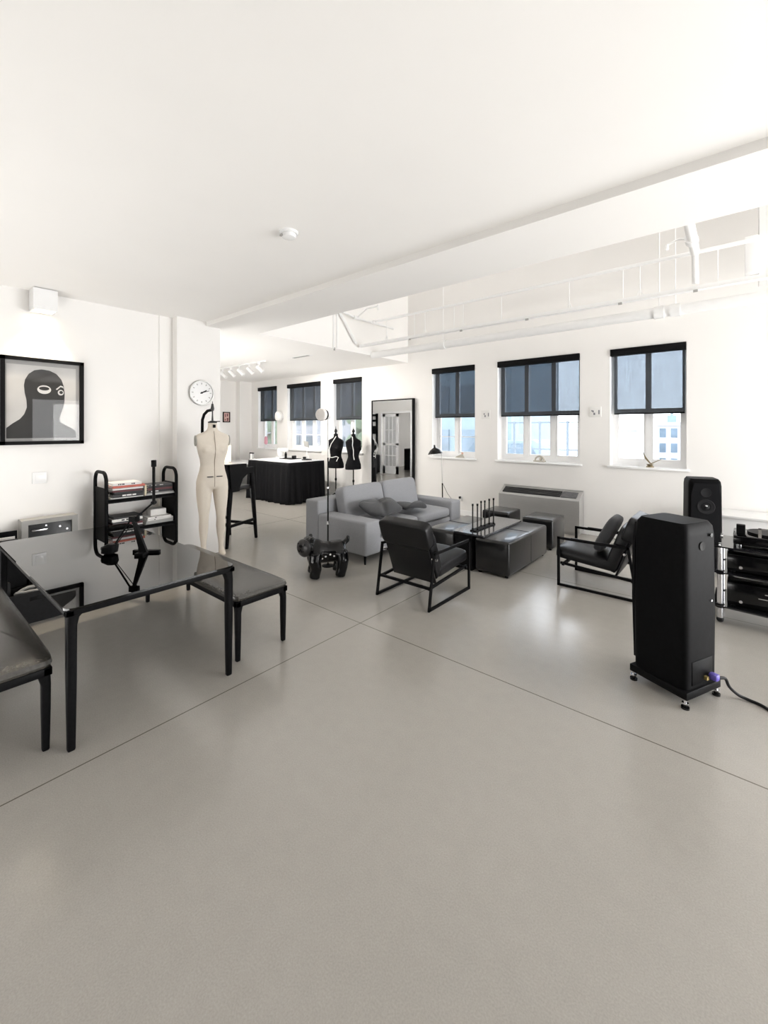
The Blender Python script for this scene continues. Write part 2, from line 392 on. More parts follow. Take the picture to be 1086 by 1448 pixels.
MB().tube([(-0.38, 5.1, 3.5), (-.48, 5.1, 3.53), (-0.58, 5.1, 3.5)], 0.011, 8).cyl((-.58, 5.1, 3.5), (-.58, 5.1, 3.45), 0.016).build('sprinkler_head', PIPEW, t)
t = thing('hanging_conduit', 'pair of thin white conduits dropping at the left end of the recess', 'pipe', (-5.33, 5.0, 3.3))  # riser conduits fixed to the end face of the recess
MB().cyl((-5.345, 4.98, 3.02), (-5.345, 4.98, 3.64), 0.012).build('conduit', PIPEW, t)
MB().cyl((-5.345, 5.06, 3.04), (-5.345, 5.06, 3.64), 0.012).build('conduit', PIPEW, t)
MB().cyl((-5.345, 5.0, 2.99), (-5.345, 5.0, 3.04), 0.014).build('tip', GREYP, t)
t = thing('cross_pipe', 'short white pipe crossing the left end of the recess', 'pipe', (-5.25, 5.6, 3.62))
MB().tube([(-5.23, 5.02, 3.66), (-5.2, 5.4, 3.60), (-5.1, 6.3, 3.56)], 0.02, 12).build('pipe_run', PIPEW, t)
MB().tube([(-5.2, 5.4, 3.60), (-4.95, 5.4, 3.72), (-4.7, 5.4, 3.72)], 0.014, 10).cyl((-4.7, 5.4, 3.74), (-4.7, 5.4, 3.66), 0.018).build('sprinkler_head', PIPEW, t)
MB().cyl((-5.205, 5.33, 3.605), (-5.195, 5.45, 3.6), 0.032).build('coupling', PIPEW, t)
t = thing('hanging_brace', 'slanted white strut at the left end of the pipe recess', 'brace', (-5.28, 5.2, 3.5))  # strut plated to the end face of the recess
MB().tube([(-5.31, 4.8, 4.0), (-5.31, 5.50, 3.18)], 0.028, 10).build('strut', PIPEW, t)
MB().box(-5.354, -5.29, 4.72, 4.86, 3.98, 4.1, .004).build('foot_plate', PIPEW, t)
t = thing('ceiling_duct', 'white boxed duct hanging at the far right of the recess', 'duct', (0.5, 6.3, 3.6))
MB().box(0.14, 1.2, 6.2, 6.6, 3.3, 4.895, .01).build('casing', PIPEW, t)
MB().box(0.02, 0.14, 6.1, 6.25, 3.35, 3.75, .01).build('bracket', PIPEW, t)

# ---------------------------------------------------------------- ceiling things
t = thing('smoke_detector', 'round white smoke detector on the ceiling', 'smoke detector', (-2.448, 1.851, CH))
MB().lathe([(.067, 0), (.067, -.01), (.06, -.016)], (-2.448, 1.851, CH)).build('base', LACQW, t)
MB().lathe([(.05, -.016), (.053, -.023), (.047, -.04), (.026, -.045), (.001, -.046)], (-2.448, 1.851, CH)).build('cover', LACQW, t)
MB().box(-2.48, -2.452, 1.795, 1.81, CH - .04, CH - .026, .003).build('sensor', GREYP, t)
t = thing('air_vent', 'slim white slot vent in the low back ceiling', 'vent', (-6.43, 5.15, 3.03))
MB().box(-6.7, -6.16, 5.1, 5.2, 3.02, 3.03, .003).build('frame', PIPEW, t)
for k in range(3): MB().box(-6.66, -6.2, 5.118 + k * .024, 5.13 + k * .024, 3.016, 3.0205).build('slat', GREYP, t)
t = thing('track_light', 'white track with five tilted spotlights on the back ceiling', 'track light', (-8.4, 4.98, 3.03))
MB().box(-9.6, -7.36, 4.96, 5.0, 3.0, 3.03, .003).build('rail', PIPEW, t)
for k in range(5):
    x = -9.02 + k * 0.36
    h = MB().cyl((x, 4.98, 3.0), (x, 4.98, 2.91), 0.012).box(x - .015, x + .015, 4.96, 5.0, 2.97, 3.0).build('bracket', PIPEW, t)
    MB().cyl((x - .03, 4.96, 2.93), (x + .07, 5.03, 2.81), 0.042, seg=16).build('spot_head', PIPEW, h)
for k in (0, 2, 4):
    l = bpy.data.lights.new('track_spot_beam', 'SPOT'); l.energy = 110; l.color = (1.0, .95, .88); l.spot_size = 2.2; l.spot_blend = .6; l.shadow_soft_size = .05
    lo = bpy.data.objects.new('track_spot_beam', l); C.objects.link(lo); lo.parent = t; lo.location = (-9.02 + k * .36 + .08 + 8.4, .055, -.23)
    lo.rotation_euler = Vector((.5, .9, -1.0)).to_track_quat('-Z', 'Y').to_euler()
# picture light: a white can on the ceiling by the wall
LP = (-5.365, 1.04)
t = thing('ceiling_spotlight', 'white cube spotlight on the ceiling above the framed portrait, lit', 'spotlight', (LP[0], LP[1], CH))
mb = MB(); h = 0.096; zb = CH - .215
for a, b in ((-h, -h + .012), (h - .012, h)):
    mb.box(LP[0] + a, LP[0] + b, LP[1] - h, LP[1] + h, zb, CH - .008); mb.box(LP[0] - h + .012, LP[0] + h - .012, LP[1] + a, LP[1] + b, zb, CH - .008)
mb.box(LP[0] - h + .012, LP[0] + h - .012, LP[1] - h + .012, LP[1] + h - .012, CH - .03, CH - .012)
mb.build('housing', LACQW, t, smooth=False)
MB().box(LP[0] - .06, LP[0] + .06, LP[1] - .06, LP[1] + .06, CH - .012, CH).build('mounting_plate', GREYP, t)
GLOW = mat('warm_lamp', (1, .9, .75), .5, emit=((1.0, .80, .52), 25.0))
MB().lathe([(.045, 0), (.045, -.03), (.03, -.05), (.001, -.055)], (LP[0], LP[1], CH - .07)).build('bulb', GLOW, t)
l = bpy.data.lights.new('ceiling_spotlight_beam', 'SPOT'); l.energy = 90; l.color = (1.0, .86, .66); l.spot_size = 1.45; l.spot_blend = 0.7; l.shadow_soft_size = 0.04
lo = bpy.data.objects.new('ceiling_spotlight_beam', l); C.objects.link(lo); lo.parent = t; lo.location = (.02, 0, -.19); lo.rotation_euler = (0, math.radians(-6), 0)

# ---------------------------------------------------------------- outside
GROUND = mat('pale_asphalt', (.5, .5, .5), .9, var=.05, scale=.5)
BLUEW = mat('blue_grey_facade', (.19, .245, .28), .8, var=.15, scale=.6)
BLUED = mat('blue_grey_glazing', (.115, .155, .19), .3, var=.2, scale=1.5)
PALEW = mat('pale_facade', (.42, .43, .46), .8, var=.05, scale=1)
RAILB = mat('blue_grey_steel', (.12, .15, .18), .5, var=.1)
LEAFM = mat('pale_green_leaves', (.2, .27, .18), .9, var=.35, scale=3)
struct('ground_outside', MB().box(-80, 60, 7.6, 120, -4.2, -4.0), GROUND, label='pale street ground far below the windows', cat='ground')
def house(x0, x1, y, z1, cols, rows, wallm, winm, label, zb=-4.0, dep=6, ww=.55, wh=.6):
    t = thing('building', label, 'building', ((x0 + x1) / 2, y + dep / 2, zb))
    MB().box(x0, x1, y, y + dep, zb, z1).box(x0 - .15, x1 + .15, y - .15, y + dep, z1, z1 + .25).build('walls', wallm, t, smooth=False)
    cw = (x1 - x0) / cols; ch = (z1 - zb) / rows
    for i in range(cols):
        for j in range(rows):
            cx = x0 + (i + .5) * cw; cz = zb + (j + .5) * ch
            if cz < -1.5: continue
            MB().box(cx - cw * ww / 2, cx + cw * ww / 2, y - .06, y + .02, cz - ch * wh / 2, cz + ch * wh / 2).build('window', winm, t, smooth=False)
    return t
house(-15.5, -7.4, 17, 6.0, 6, 5, BLUEW, BLUED, 'blue-grey building with wide windows outside the mirror-side window')
house(-28, -17.5, 19, 7.0, 7, 6, PALEW, BLUED, 'pale block with blue windows outside the worktable window')
house(-9.6, -6.6, 34, 1.5, 5, 5, PALEW, BLUED, 'low white house with small windows outside the window above the loudspeaker')
t = house(-5.2, -2.2, 40, 1.9, 4, 5, PALEW, BLUED, 'white house with a roof turret seen above the rear loudspeaker')
MB().box(-4.6, -4.0, 40.5, 41, 2.1, 2.7).cyl((-4.3, 40.7, 2.7), (-4.3, 40.7, 3.3), .12, .02).build('turret', BLUEW, t)
t = thing('street_railing', 'blue-grey steel railing frame outside the wide three-light window', 'railing', (-4.2, 12, -4))
for k in range(5): MB().box(-5.9 + k * .75, -5.84 + k * .75, 11.97, 12.03, -4, 1.85).build('post', RAILB, t)
for z in (1.8, 1.05, .45): MB().box(-6.0, -2.7, 11.98, 12.02, z, z + .04).build('bar', RAILB, t)
t = thing('street_van', 'pale blue van parked outside the wide three-light window', 'van', (-6.2, 15, -0.4))
MB().prism([(-7.2, 0.1), (-7.15, .75), (-6.8, 1.2), (-5.4, 1.25), (-5.15, 1.1), (-5.1, .1)], 14.2, 16, 'XZ').build('body', BLUEW, t)
MB().prism([(-7.0, .75), (-6.75, 1.12), (-6.3, 1.12), (-6.3, .75)], 14.17, 14.21, 'XZ').prism([(-6.2, .75), (-6.2, 1.12), (-5.5, 1.12), (-5.3, .75)], 14.17, 14.21, 'XZ').build('windows', BLUED, t)
for x in (-6.75, -5.55): MB().cyl((x, 14.15, .1), (x, 14.4, .1), .22).build('wheel', DARKPL, t)
struct('terrace_outside', MB().box(-16, 3, 12.5, 26, -4.0, -.12), GROUND, label='pale raised terrace outside the windows', cat='terrace')
for nm, x, y, z, r, lb in (('street_tree', -18.2, 12.5, 1.4, 1.0, 'pale green tree outside the farthest window'), ('street_tree', -11.3, 12.2, 1.7, 1.0, 'pale green tree outside the window behind the dress forms')):
    t = thing(nm, lb, 'tree', (x, y, -4))
    m = MB()
    for k in range(26):
        a = random.uniform(0, 2 * PI); q = random.uniform(.2, 1) * r
        m.ball((x + q * math.cos(a), y + q * math.sin(a), z + random.uniform(-.9, .9) * r), random.uniform(.2, .4) * r, 10)
    m.build('crown', LEAFM, t)
    MB().cyl((x, y, -4), (x, y, z), .12, .07).build('trunk', mat('bark', (.2, .16, .12), .9), t)
# ================================================================ TABLE AND BENCHES
TX0, TX1, TY0, TY1, TZ = -4.56, -2.60, 0.59, 1.53, 0.735
def tapered_leg(x, y, z, sx, sy, w0=.024, w1=.016):
    # soft-square tapering leg flaring into the frame
    return MB().loft([(x, y, 0, w1, w1), (x, y, .006, w1 + .002, w1 + .002), (x, y, z * .5, w0 * .95, w0 * .95), (x, y, z - .08, w0, w0),
                      (x - sx * .006, y - sy * .006, z - .04, w0 + .005, w0 + .005), (x - sx * .018, y - sy * .018, z - .02, w0 + .018, w0 + .018), (x - sx * .03, y - sy * .03, z, w0 + .03, w0 + .03)], 16, e=.5)
t = thing('dining_table', 'black-framed dining table with a shiny smoked glass top', 'table', ((TX0 + TX1) / 2, (TY0 + TY1) / 2, 0))
MB().prism(rrect(TX0, TX1, TY0, TY1, .05), TZ - .012, TZ, 'XY').build('glass_top', TABLEGLASS, t)
m = MB(); o_, i_ = .004, .042; q = TZ - .0125
m.box(TX0 + o_, TX1 - o_, TY0 + o_, TY0 + i_, q - .03, q, .004).box(TX0 + o_, TX1 - o_, TY1 - i_, TY1 - o_, q - .03, q, .004)
m.box(TX0 + o_, TX0 + i_, TY0 + o_, TY1 - o_, q - .03, q, .004).box(TX1 - i_, TX1 - o_, TY0 + o_, TY1 - o_, q - .03, q, .004)
m.build('frame', BLACKM, t)
for sx in (0, 1):
    for sy in (0, 1):
        x = TX1 - .033 if sx else TX0 + .033; y = TY1 - .033 if sy else TY0 + .033
        tapered_leg(x, y, q - .004, 1 if sx else -1, 1 if sy else -1).build('leg', BLACKM, t)

def make_bench(x0, x1, y0, y1, label):
    t = thing('bench', label, 'bench', ((x0 + x1) / 2, (y0 + y1) / 2, 0), group='leather benches at the glass table')
    z = .43; cx, cy = (x0 + x1) / 2, (y0 + y1) / 2
    def puff(p):
        p = p.copy()
        u = max(0, 1 - (abs(p.y) / ((y1 - y0) / 2)) ** 2)
        if p.z > 0: p.z += .006 * u + (.003 * math.sin(p.x * 70 + p.y * 9) * u * u * math.exp(-((p.x - .1) / .22) ** 2) if y0 < 1 else 0)
        return p
    MB().pad((cx, cy, z + .015), ((x1 - x0) / 2, (y1 - y0) / 2, .034), .12, .5, 96, 14, puff).build('seat_pad', LEATHER_T, t)
    m = MB(); a, b = .012, .05
    m.box(x0 + a, x1 - a, y0 + a, y0 + b, z - .045, z - .005, .004).box(x0 + a, x1 - a, y1 - b, y1 - a, z - .045, z - .005, .004)
    m.box(x0 + a, x0 + b, y0 + a, y1 - a, z - .045, z - .005, .004).box(x1 - b, x1 - a, y0 + a, y1 - a, z - .045, z - .005, .004)
    m.build('frame', BLACKM, t)
    for sx in (0, 1):
        for sy in (0, 1):
            tapered_leg(x1 - .036 if sx else x0 + .036, y1 - .036 if sy else y0 + .036, z - .012, 1 if sx else -1, 1 if sy else -1, .021, .014).build('leg', BLACKM, t)
    return t
make_bench(-4.36, -2.70, 1.59, 2.05, 'padded leather bench on the far side of the glass table, by the cream dress form')
make_bench(-4.36, -2.70, 0.12, 0.575, 'padded leather bench on the near side of the glass table, with creased seat')

# desk lamp with counterweight arms on the table
tl = thing('desk_lamp', 'black balanced-arm desk lamp standing on the glass table', 'lamp', (-3.34, 1.225, TZ), math.radians(40.2))
W = dict(world=False)
m = MB().prism([(-.095, .03), (-.03, .02), (-.03, -.06), (.03, -.06), (.03, .02), (.10, .03), (.10, .055), (-.095, .055)], 0, .018, 'XY')
m.build('base', BLACKM, tl, **W)
MB().prism([(-.028, .01), (.034, .01), (.018, .05), (-.06, .25), (-.078, .25), (-.03, .05)], -.012, .012, 'XZ').build('stem', BLACKM, tl, **W)
m = MB().box(-.10, -.03, -.016, .016, .235, .275, .006).cyl((-.065, -.022, .255), (-.065, .022, .255), .02); m.build('joint', BLACKM, tl, **W)
MB().tube([(-.215, 0, .055), (-.10, 0, .235), (-.065, 0, .255), (.075, 0, .375)], .0065, 8).tube([(-.205, .012, .065), (-.065, .012, .245)], .003, 6).build('lower_arm', BLACKM, tl, **W)
m = MB().box(.07, .085, -.01, .01, .36, .665, .003).box(.064, .092, -.014, .014, .635, .685, .004).cyl((.078, -.018, .375), (.078, .018, .375), .013); m.build('upper_arm', BLACKM, tl, **W)
m = MB().loft([(-.245, 0, .003, .03, .03), (-.245, 0, .012, .05, .045), (-.24, 0, .055, .052, .045), (-.225, 0, .075, .03, .03)], 20, e=.7).box(-.30, -.2, -.02, .02, .03, .055, .006)
m.build('lamp_head', BLACKM, tl, **W)

# ================================================================ BOOK CART
CX0, CX1, CY0, CY1 = -5.43, -5.04, 1.50, 2.215
t = thing('book_cart', 'black metal book cart with rounded tube ends against the white wall', 'cart', ((CX0 + CX1) / 2, (CY0 + CY1) / 2, 0))
for y in (CY0, CY1):
    pts = [(x, y, z) for x, z in rrect(CX0 + .018, CX1 - .018, .10, 1.185, .10, 8)]
    MB().tube(pts, .018, 12, True).build('end_frame', BLACKM, t)
    MB().box(CX0 + .03, CX1 - .03, y - .004, y + .004, .2, 1.02).build('end_panel', BLACKM, t)
    for x in (CX0 + .09, CX1 - .09):
        MB().cyl((x - .012, y, .036), (x + .012, y, .036), .036).box(x - .016, x + .016, y - .008, y + .008, .036, .10).build('caster', DARKPL, t)
SHZ = (.20, .565, .89)
for z in SHZ:
    MB().box(CX0 + .02, CX1 - .02, CY0 + .006, CY1 - .006, z - .012, z).box(CX1 - .035, CX1 - .02, CY0 + .006, CY1 - .006, z - .03, z + .012).box(CX0 + .02, CX0 + .035, CY0 + .006, CY1 - .006, z - .03, z + .03).build('shelf', BLACKM, t)

def bookm(n, c): return mat(n, c, .55, var=.08, scale=20)
BC = {'white': bookm('cover_white', (.8, .79, .77)), 'red': bookm('cover_red', (.55, .13, .09)), 'black': bookm('cover_black', (.015, .014, .016)), 'maroon': bookm('cover_maroon', (.12, .025, .03)),
      'grey': bookm('cover_grey', (.42, .42, .41)), 'cream': bookm('cover_cream', (.72, .64, .46)), 'pink': bookm('cover_pink', (.62, .36, .32)), 'brown': bookm('cover_brown', (.1, .06, .045)), 'dark': bookm('cover_dark_grey', (.07, .07, .075))}
def book(cx, cy, z, lx, ly, h, col, label, group, rz=0.0, marks=None, cat='book'):
    t = thing(cat, label, cat, (cx, cy, z), rz, group)
    c = BC[col]; hx, hy = lx / 2, ly / 2
    m = MB().box(-hx, hx, -hy, hy, 0, .003).box(-hx, hx, -hy, hy, h - .003, h).box(hx - .004, hx, -hy, hy, 0, h)
    m.build('cover', c, t, world=False, smooth=False)
    MB().box(-hx + .004, hx - .004, -hy + .004, hy - .004, .003, h - .003).build('page_block', PAPER, t, world=False, smooth=False)
    if marks:
        m = MB()
        for a, b in marks[1]: m.box(hx, hx + .0012, -hy + a * ly, -hy + b * ly, h * .3, h * .72)
        m.build('spine_lettering', marks[0], t, world=False, smooth=False)
    return t
g = 'books on the top shelf of the cart'
z = SHZ[2] + .0005; xx = CX1 - .15
L = [(0.264, 0.317, 0.0229, 'white', 'long white book lowest in the left pile on the cart top shelf', None),
     (0.238, 0.299, 0.0352, 'black', 'thick black book with pale spine lettering in the left pile on the cart top shelf', (PAPER, ((.3, .42), (.44, .6), (.63, .75)))),
     (0.229, 0.290, 0.0211, 'black', 'plain black book above the lettered black one on the cart top shelf', None),
     (0.229, 0.290, 0.0176, 'maroon', 'thin maroon book in the left pile on the cart top shelf', None),
     (0.238, 0.299, 0.0246, 'white', 'white book under the red ones on the cart top shelf', None),
     (0.255, 0.317, 0.0229, 'red', 'red book near the top of the left pile on the cart', None),
     (0.238, 0.282, 0.0282, 'white', 'white book with black lettering crowning the left pile on the cart', (INK, ((.18, .22), (.24, .29), (.31, .4), (.64, .68), (.7, .76))))]
for k, (lx, ly, h, col, lb, mk) in enumerate(L):
    book(xx + (k % 2) * .006 - lx / 2 + .11, 1.715 + (k % 3 - 1) * .006, z, lx, ly, h, col, lb, g, (k % 3 - 1) * .02, mk); z += h + .0004
z = SHZ[2] + .0005
L = [(0.264, 0.308, 0.0211, 'white', 'white magazine lowest in the right pile on the cart top shelf', None), (0.246, 0.290, 0.0158, 'grey', 'grey magazine above the lowest white one on the cart top shelf', None),
     (0.220, 0.264, 0.0264, 'black', 'black book in the middle of the right pile on the cart top shelf', (PAPER, ((.1, .4),))), (0.220, 0.264, 0.0211, 'maroon', 'maroon book in the right pile on the cart top shelf', None),
     (0.220, 0.264, 0.0229, 'black', 'black book near the top of the right pile on the cart', None), (0.211, 0.255, 0.0158, 'dark', 'dark grey book topmost in the right pile on the cart', (PAPER, ((.1, .3), (.45, .6))))]
for k, (lx, ly, h, col, lb, mk) in enumerate(L):
    book(xx - lx / 2 + .108, 2.05, z, lx, ly, h, col, lb, g, (k % 3 - 1) * .02, mk); z += h + .0004
# one cream book leaning upright between the piles
book(xx + .01, 1.893, SHZ[2] + .001, .18, .02, .13, 'cream', 'small cream book standing upright between the two piles on the cart', g)
g = 'books on the middle shelf of the cart'
z = SHZ[1] + .0005
L = [(0.246, 0.299, 0.0264, 'black', 'black book lowest in the left pile on the cart middle shelf', None), (0.246, 0.290, 0.0158, 'white', 'thin white book low in the left pile on the cart middle shelf', None),
     (0.238, 0.299, 0.0229, 'maroon', 'dark red book in the left pile on the cart middle shelf', None), (0.238, 0.290, 0.0194, 'dark', 'dark grey book in the left pile on the cart middle shelf', None),
     (0.246, 0.299, 0.0317, 'white', 'white book with black lettering in the left pile on the cart middle shelf', (INK, ((.3, .4), (.45, .55), (.6, .68), (.72, .8)))), (0.229, 0.282, 0.0176, 'black', 'black book topmost on the cart middle shelf', None)]
for k, (lx, ly, h, col, lb, mk) in enumerate(L):
    book(xx - lx / 2 + .108, 1.71 + (k % 2) * .006, z, lx, ly, h, col, lb, g, (k % 3 - 1) * .02, mk); z += h + .0004
z = SHZ[1] + .0005
L = [(0.264, 0.290, 0.0246, 'grey', 'grey magazine stack base at right on the cart middle shelf', None), (0.255, 0.290, 0.0211, 'grey', 'second grey magazine at right on the cart middle shelf', None),
     (0.246, 0.282, 0.0176, 'white', 'pale magazine at right on the cart middle shelf', (INK, ((.25, .3),))), (0.229, 0.246, 0.0211, 'white', 'topmost pale magazine at right on the cart middle shelf', (INK, ((.3, .36),)))]
for k, (lx, ly, h, col, lb, mk) in enumerate(L):
    book(xx - lx / 2 + .108, 2.045, z, lx, ly, h, col, lb, g, (k % 3 - 1) * .04, mk); z += h + .0004
tag(MB().box(-5.30, -5.15, 1.97, 2.14, z, z + .07, .003).build('box', PAPER, origin=(-5.22, 2.05, z)), 'white cardboard box on the magazines of the cart middle shelf', 'box')
# ================================================================ LEFT WALL THINGS
wx = LX
t = thing('framed_portrait', 'large framed picture of a dark hooded head, under the lit spotlight', 'picture', (wx, 1.06, 1.92))
PY0, PY1, PZ0, PZ1 = .725, 1.402, 1.488, 2.362
m = MB(); fw = .035
m.box(wx, wx + .045, PY0, PY0 + fw, PZ0, PZ1).box(wx, wx + .045, PY1 - fw, PY1, PZ0, PZ1).box(wx, wx + .045, PY0, PY1, PZ0, PZ0 + fw).box(wx, wx + .045, PY0, PY1, PZ1 - fw, PZ1)
m.build('frame', BLACKM, t, smooth=False)
MB().box(wx + .004, wx + .016, PY0 + .03, PY1 - .03, PZ0 + .03, PZ1 - .03).build('mount', mat('grey_mount', (.42, .41, .40), .8, var=.05, scale=15), t)
ay0, ay1, az0, az1 = .772, 1.335, 1.553, 2.287
art = MB().box(wx + .016, wx + .018, ay0, ay1, az0, az1).build('print', mat('pale_print_paper', (.66, .645, .625), .8, var=.05, scale=6), t)
def uv(u, v): return (ay0 + u * (ay1 - ay0), az0 + v * (az1 - az0))
sil = [(0, 0), (0, .14), (.08, .2), (.18, .26), (.24, .33), (.275, .42), (.27, .52), (.245, .62), (.235, .72), (.25, .8), (.3, .88), (.38, .935), (.48, .955), (.6, .945), (.7, .905), (.775, .83), (.81, .74), (.825, .62), (.82, .5), (.80, .42), (.765, .34), (.745, .27), (.77, .215), (.86, .17), (.95, .13), (1, .09), (1, 0)]
SILM = mat('dark_print_ink', (.038, .037, .036), .7, var=.12, scale=8)
MB().prism([uv(*p) for p in sil], wx + .018, wx + .0195, 'YZ').build('hooded_figure', SILM, art, smooth=False)
el = lambda cu, cv, ru, rv, n=24: [uv(cu + ru * math.cos(2 * PI * k / n), cv + rv * math.sin(2 * PI * k / n)) for k in range(n)]
m = MB().prism(el(.52, .675, .1, .06), wx + .0195, wx + .0205, 'YZ')
m.prism([uv(.69, .69), (uv(.76, .745)), uv(.80, .735), uv(.81, .7), uv(.8, .715), uv(.76, .725), uv(.71, .68)], wx + .0195, wx + .0205, 'YZ')
m.prism(el(.765, .645, .045, .04), wx + .0195, wx + .0205, 'YZ'); m.build('eye_opening', PAPER, art, smooth=False)
m = MB().prism(el(.52, .69, .075, .026), wx + .0205, wx + .0212, 'YZ').prism(el(.77, .648, .028, .022), wx + .0205, wx + .0212, 'YZ'); m.build('eye', SILM, art, smooth=False)
MB().box(wx + .026, wx + .029, PY0 + .035, PY1 - .035, PZ0 + .035, PZ1 - .035).build('glazing', glass_mat('picture_glass', (.97, .97, .97), .35), t)
t = thing('light_switch', 'white square switch plate on the wall under the portrait', 'switch', (wx, 1.028, 1.148))
MB().box(wx, wx + .016, 0.97, 1.086, 1.091, 1.205, .003).build('plate', LACQW, t)
MB().box(wx + .016, wx + .022, 0.994, 1.062, 1.114, 1.18, .002).build('rocker', LACQW, t)
# clock on the pier
cc = (-5.335, 2.647, 2.11)
t = thing('wall_clock', 'round white wall clock with dark hour marks on the pier', 'clock', cc)
QY = Matrix.Translation(cc) @ Matrix.Rotation(PI / 2, 4, 'Y')
MB().lathe([(.160, 0), (.162, .008), (.162, .034), (.157, .04), (.147, .04), (.147, .02), (.001, .02)], seg=48, M=QY).build('rim', STEEL, t)
MB().lathe([(.147, .019), (.147, .022), (.001, .023)], seg=48, M=QY).build('dial', LACQW, t)
for k in range(12):
    a = 2 * PI * k / 12; R = Matrix.Translation(cc) @ Matrix.Rotation(a, 4, 'X')
    MB().box(.022, .0255, -.005, .005, .108, .129, M=R).build('hour_mark', GREYP, t)
for a, ln, w in ((math.radians(-62), .072, .006), (math.radians(-73), .102, .0035)):
    MB().box(.024, .027, -w, w, -.02, ln, M=Matrix.Translation(cc) @ Matrix.Rotation(a, 4, 'X')).build('hand', INK, t)
MB().cyl((cc[0] + .02, cc[1], cc[2]), (cc[0] + .03, cc[1], cc[2]), .012).build('hub', INK, t)
# stereo in its grey case against the wall
t = thing('radio_cabinet', 'grey box cabinet with black glossy front standing against the portrait wall', 'cabinet', (-5.37, 1.09, 0))
m = MB(); y0, y1, z0, z1, xf = .862, 1.315, 0.0, .752, LX + .17
m.box(LX + .016, xf, y0, y0 + .05, z0, z1 - .045).box(LX + .016, xf, y1 - .05, y1, z0, z1 - .045).box(LX + .016, xf, y0, y1, z1 - .045, z1).box(LX + .016, xf, y0 + .05, y1 - .05, z0, .06).box(LX + .016, LX + .03, y0 + .05, y1 - .05, .06, z1 - .045)
m.build('case', GREYP, t, smooth=False)
MB().box(LX + .03, xf - .012, y0 + .05, (y0 + y1) / 2 + .01, .06, z1 - .045).build('front_panel', BLACKG, t)
MB().box(LX + .03, xf - .02, (y0 + y1) / 2 + .012, y1 - .05, .06, z1 - .045).build('front_panel', BLACKG, t)
MB().box(xf - .002, xf + .012, y0 + .075, y0 + .2, z1 - .115, z1 - .098, .003).cyl((xf - .012, y0 + .085, z1 - .107), (xf + .003, y0 + .085, z1 - .107), .006).cyl((xf - .012, y0 + .19, z1 - .107), (xf + .003, y0 + .19, z1 - .107), .006).build('handle', CHROME, t)
for y, z in ((y1 - .15, .655), (y1 - .15, .575), (y1 - .09, .62), (y0 + .19, z1 - .07)):
    MB().cyl((xf - .02, y, z), (xf - .006, y, z), .008).build('knob', CHROME, t)
# record rack and black bin between benches and wall
t = thing('record_rack', 'black rack packed with upright records beyond the near bench', 'rack', (-5.13, .65, 0))
m = MB(); x0, x1, y0, y1 = -5.40, -4.87, .47, .84
for x in (x0, x1 - .02): m.box(x, x + .02, y0, y1, 0, .66)
m.box(x0, x1, y0, y1, .04, .06).box(x0, x1, y1 - .015, y1, .06, .3)
m.build('rack_frame', BLACKM, t, smooth=False)
for k in range(14):
    x = x0 + .027 + k * .034; c = BC[['black', 'dark', 'black', 'white', 'brown', 'black', 'cream'][k % 7]]
    tag(MB().box(x, x + .012 + .006 * (k % 3), y0 + .02, y0 + .335, .0605, .60 + .01 * (k % 4), M=None).build('record', c, origin=(x, y0 + .18, .0605), smooth=False),
        'record sleeve standing in the black rack beyond the near bench', 'record', 'records in the black rack')
t = thing('storage_bin', 'open black bin of tangled grey cable under the glass table', 'bin', (-4.72, .85, 0))
m = MB(); x0, x1, y0, y1 = -4.84, -4.60, .62, 1.06
m.box(x0, x1, y0, y1, 0, .02).box(x0, x0 + .015, y0, y1, .02, .26).box(x1 - .015, x1, y0, y1, .02, .26).box(x0, x1, y0, y0 + .015, .02, .26).box(x0, x1, y1 - .015, y1, .02, .26)
m.build('bin_body', DARKPL, t, smooth=False)
MB().box(x1 - .004, x1 + .004, .8, .9, .19, .22).build('grip', BLACKG, t)
pts = [(-4.72 + .075 * math.cos(a) * (1 + .2 * math.sin(3 * a)), .86 + .13 * math.sin(a), .235 + .02 * math.sin(2.3 * a)) for a in [2 * PI * k / 60 for k in range(150)]]
tag(MB().tube(pts, .015, 8).build('cable', GREYP, origin=(-4.72, .86, .2)), 'coil of grey cable in the black bin beyond the near bench', 'cable')
tag(MB().box(-4.80, -4.74, .64, .70, .021, .34, .01).build('power_adapter', DARKPL, origin=(-4.77, .67, .021)), 'upright black adapter in the bin under the glass table', 'adapter')
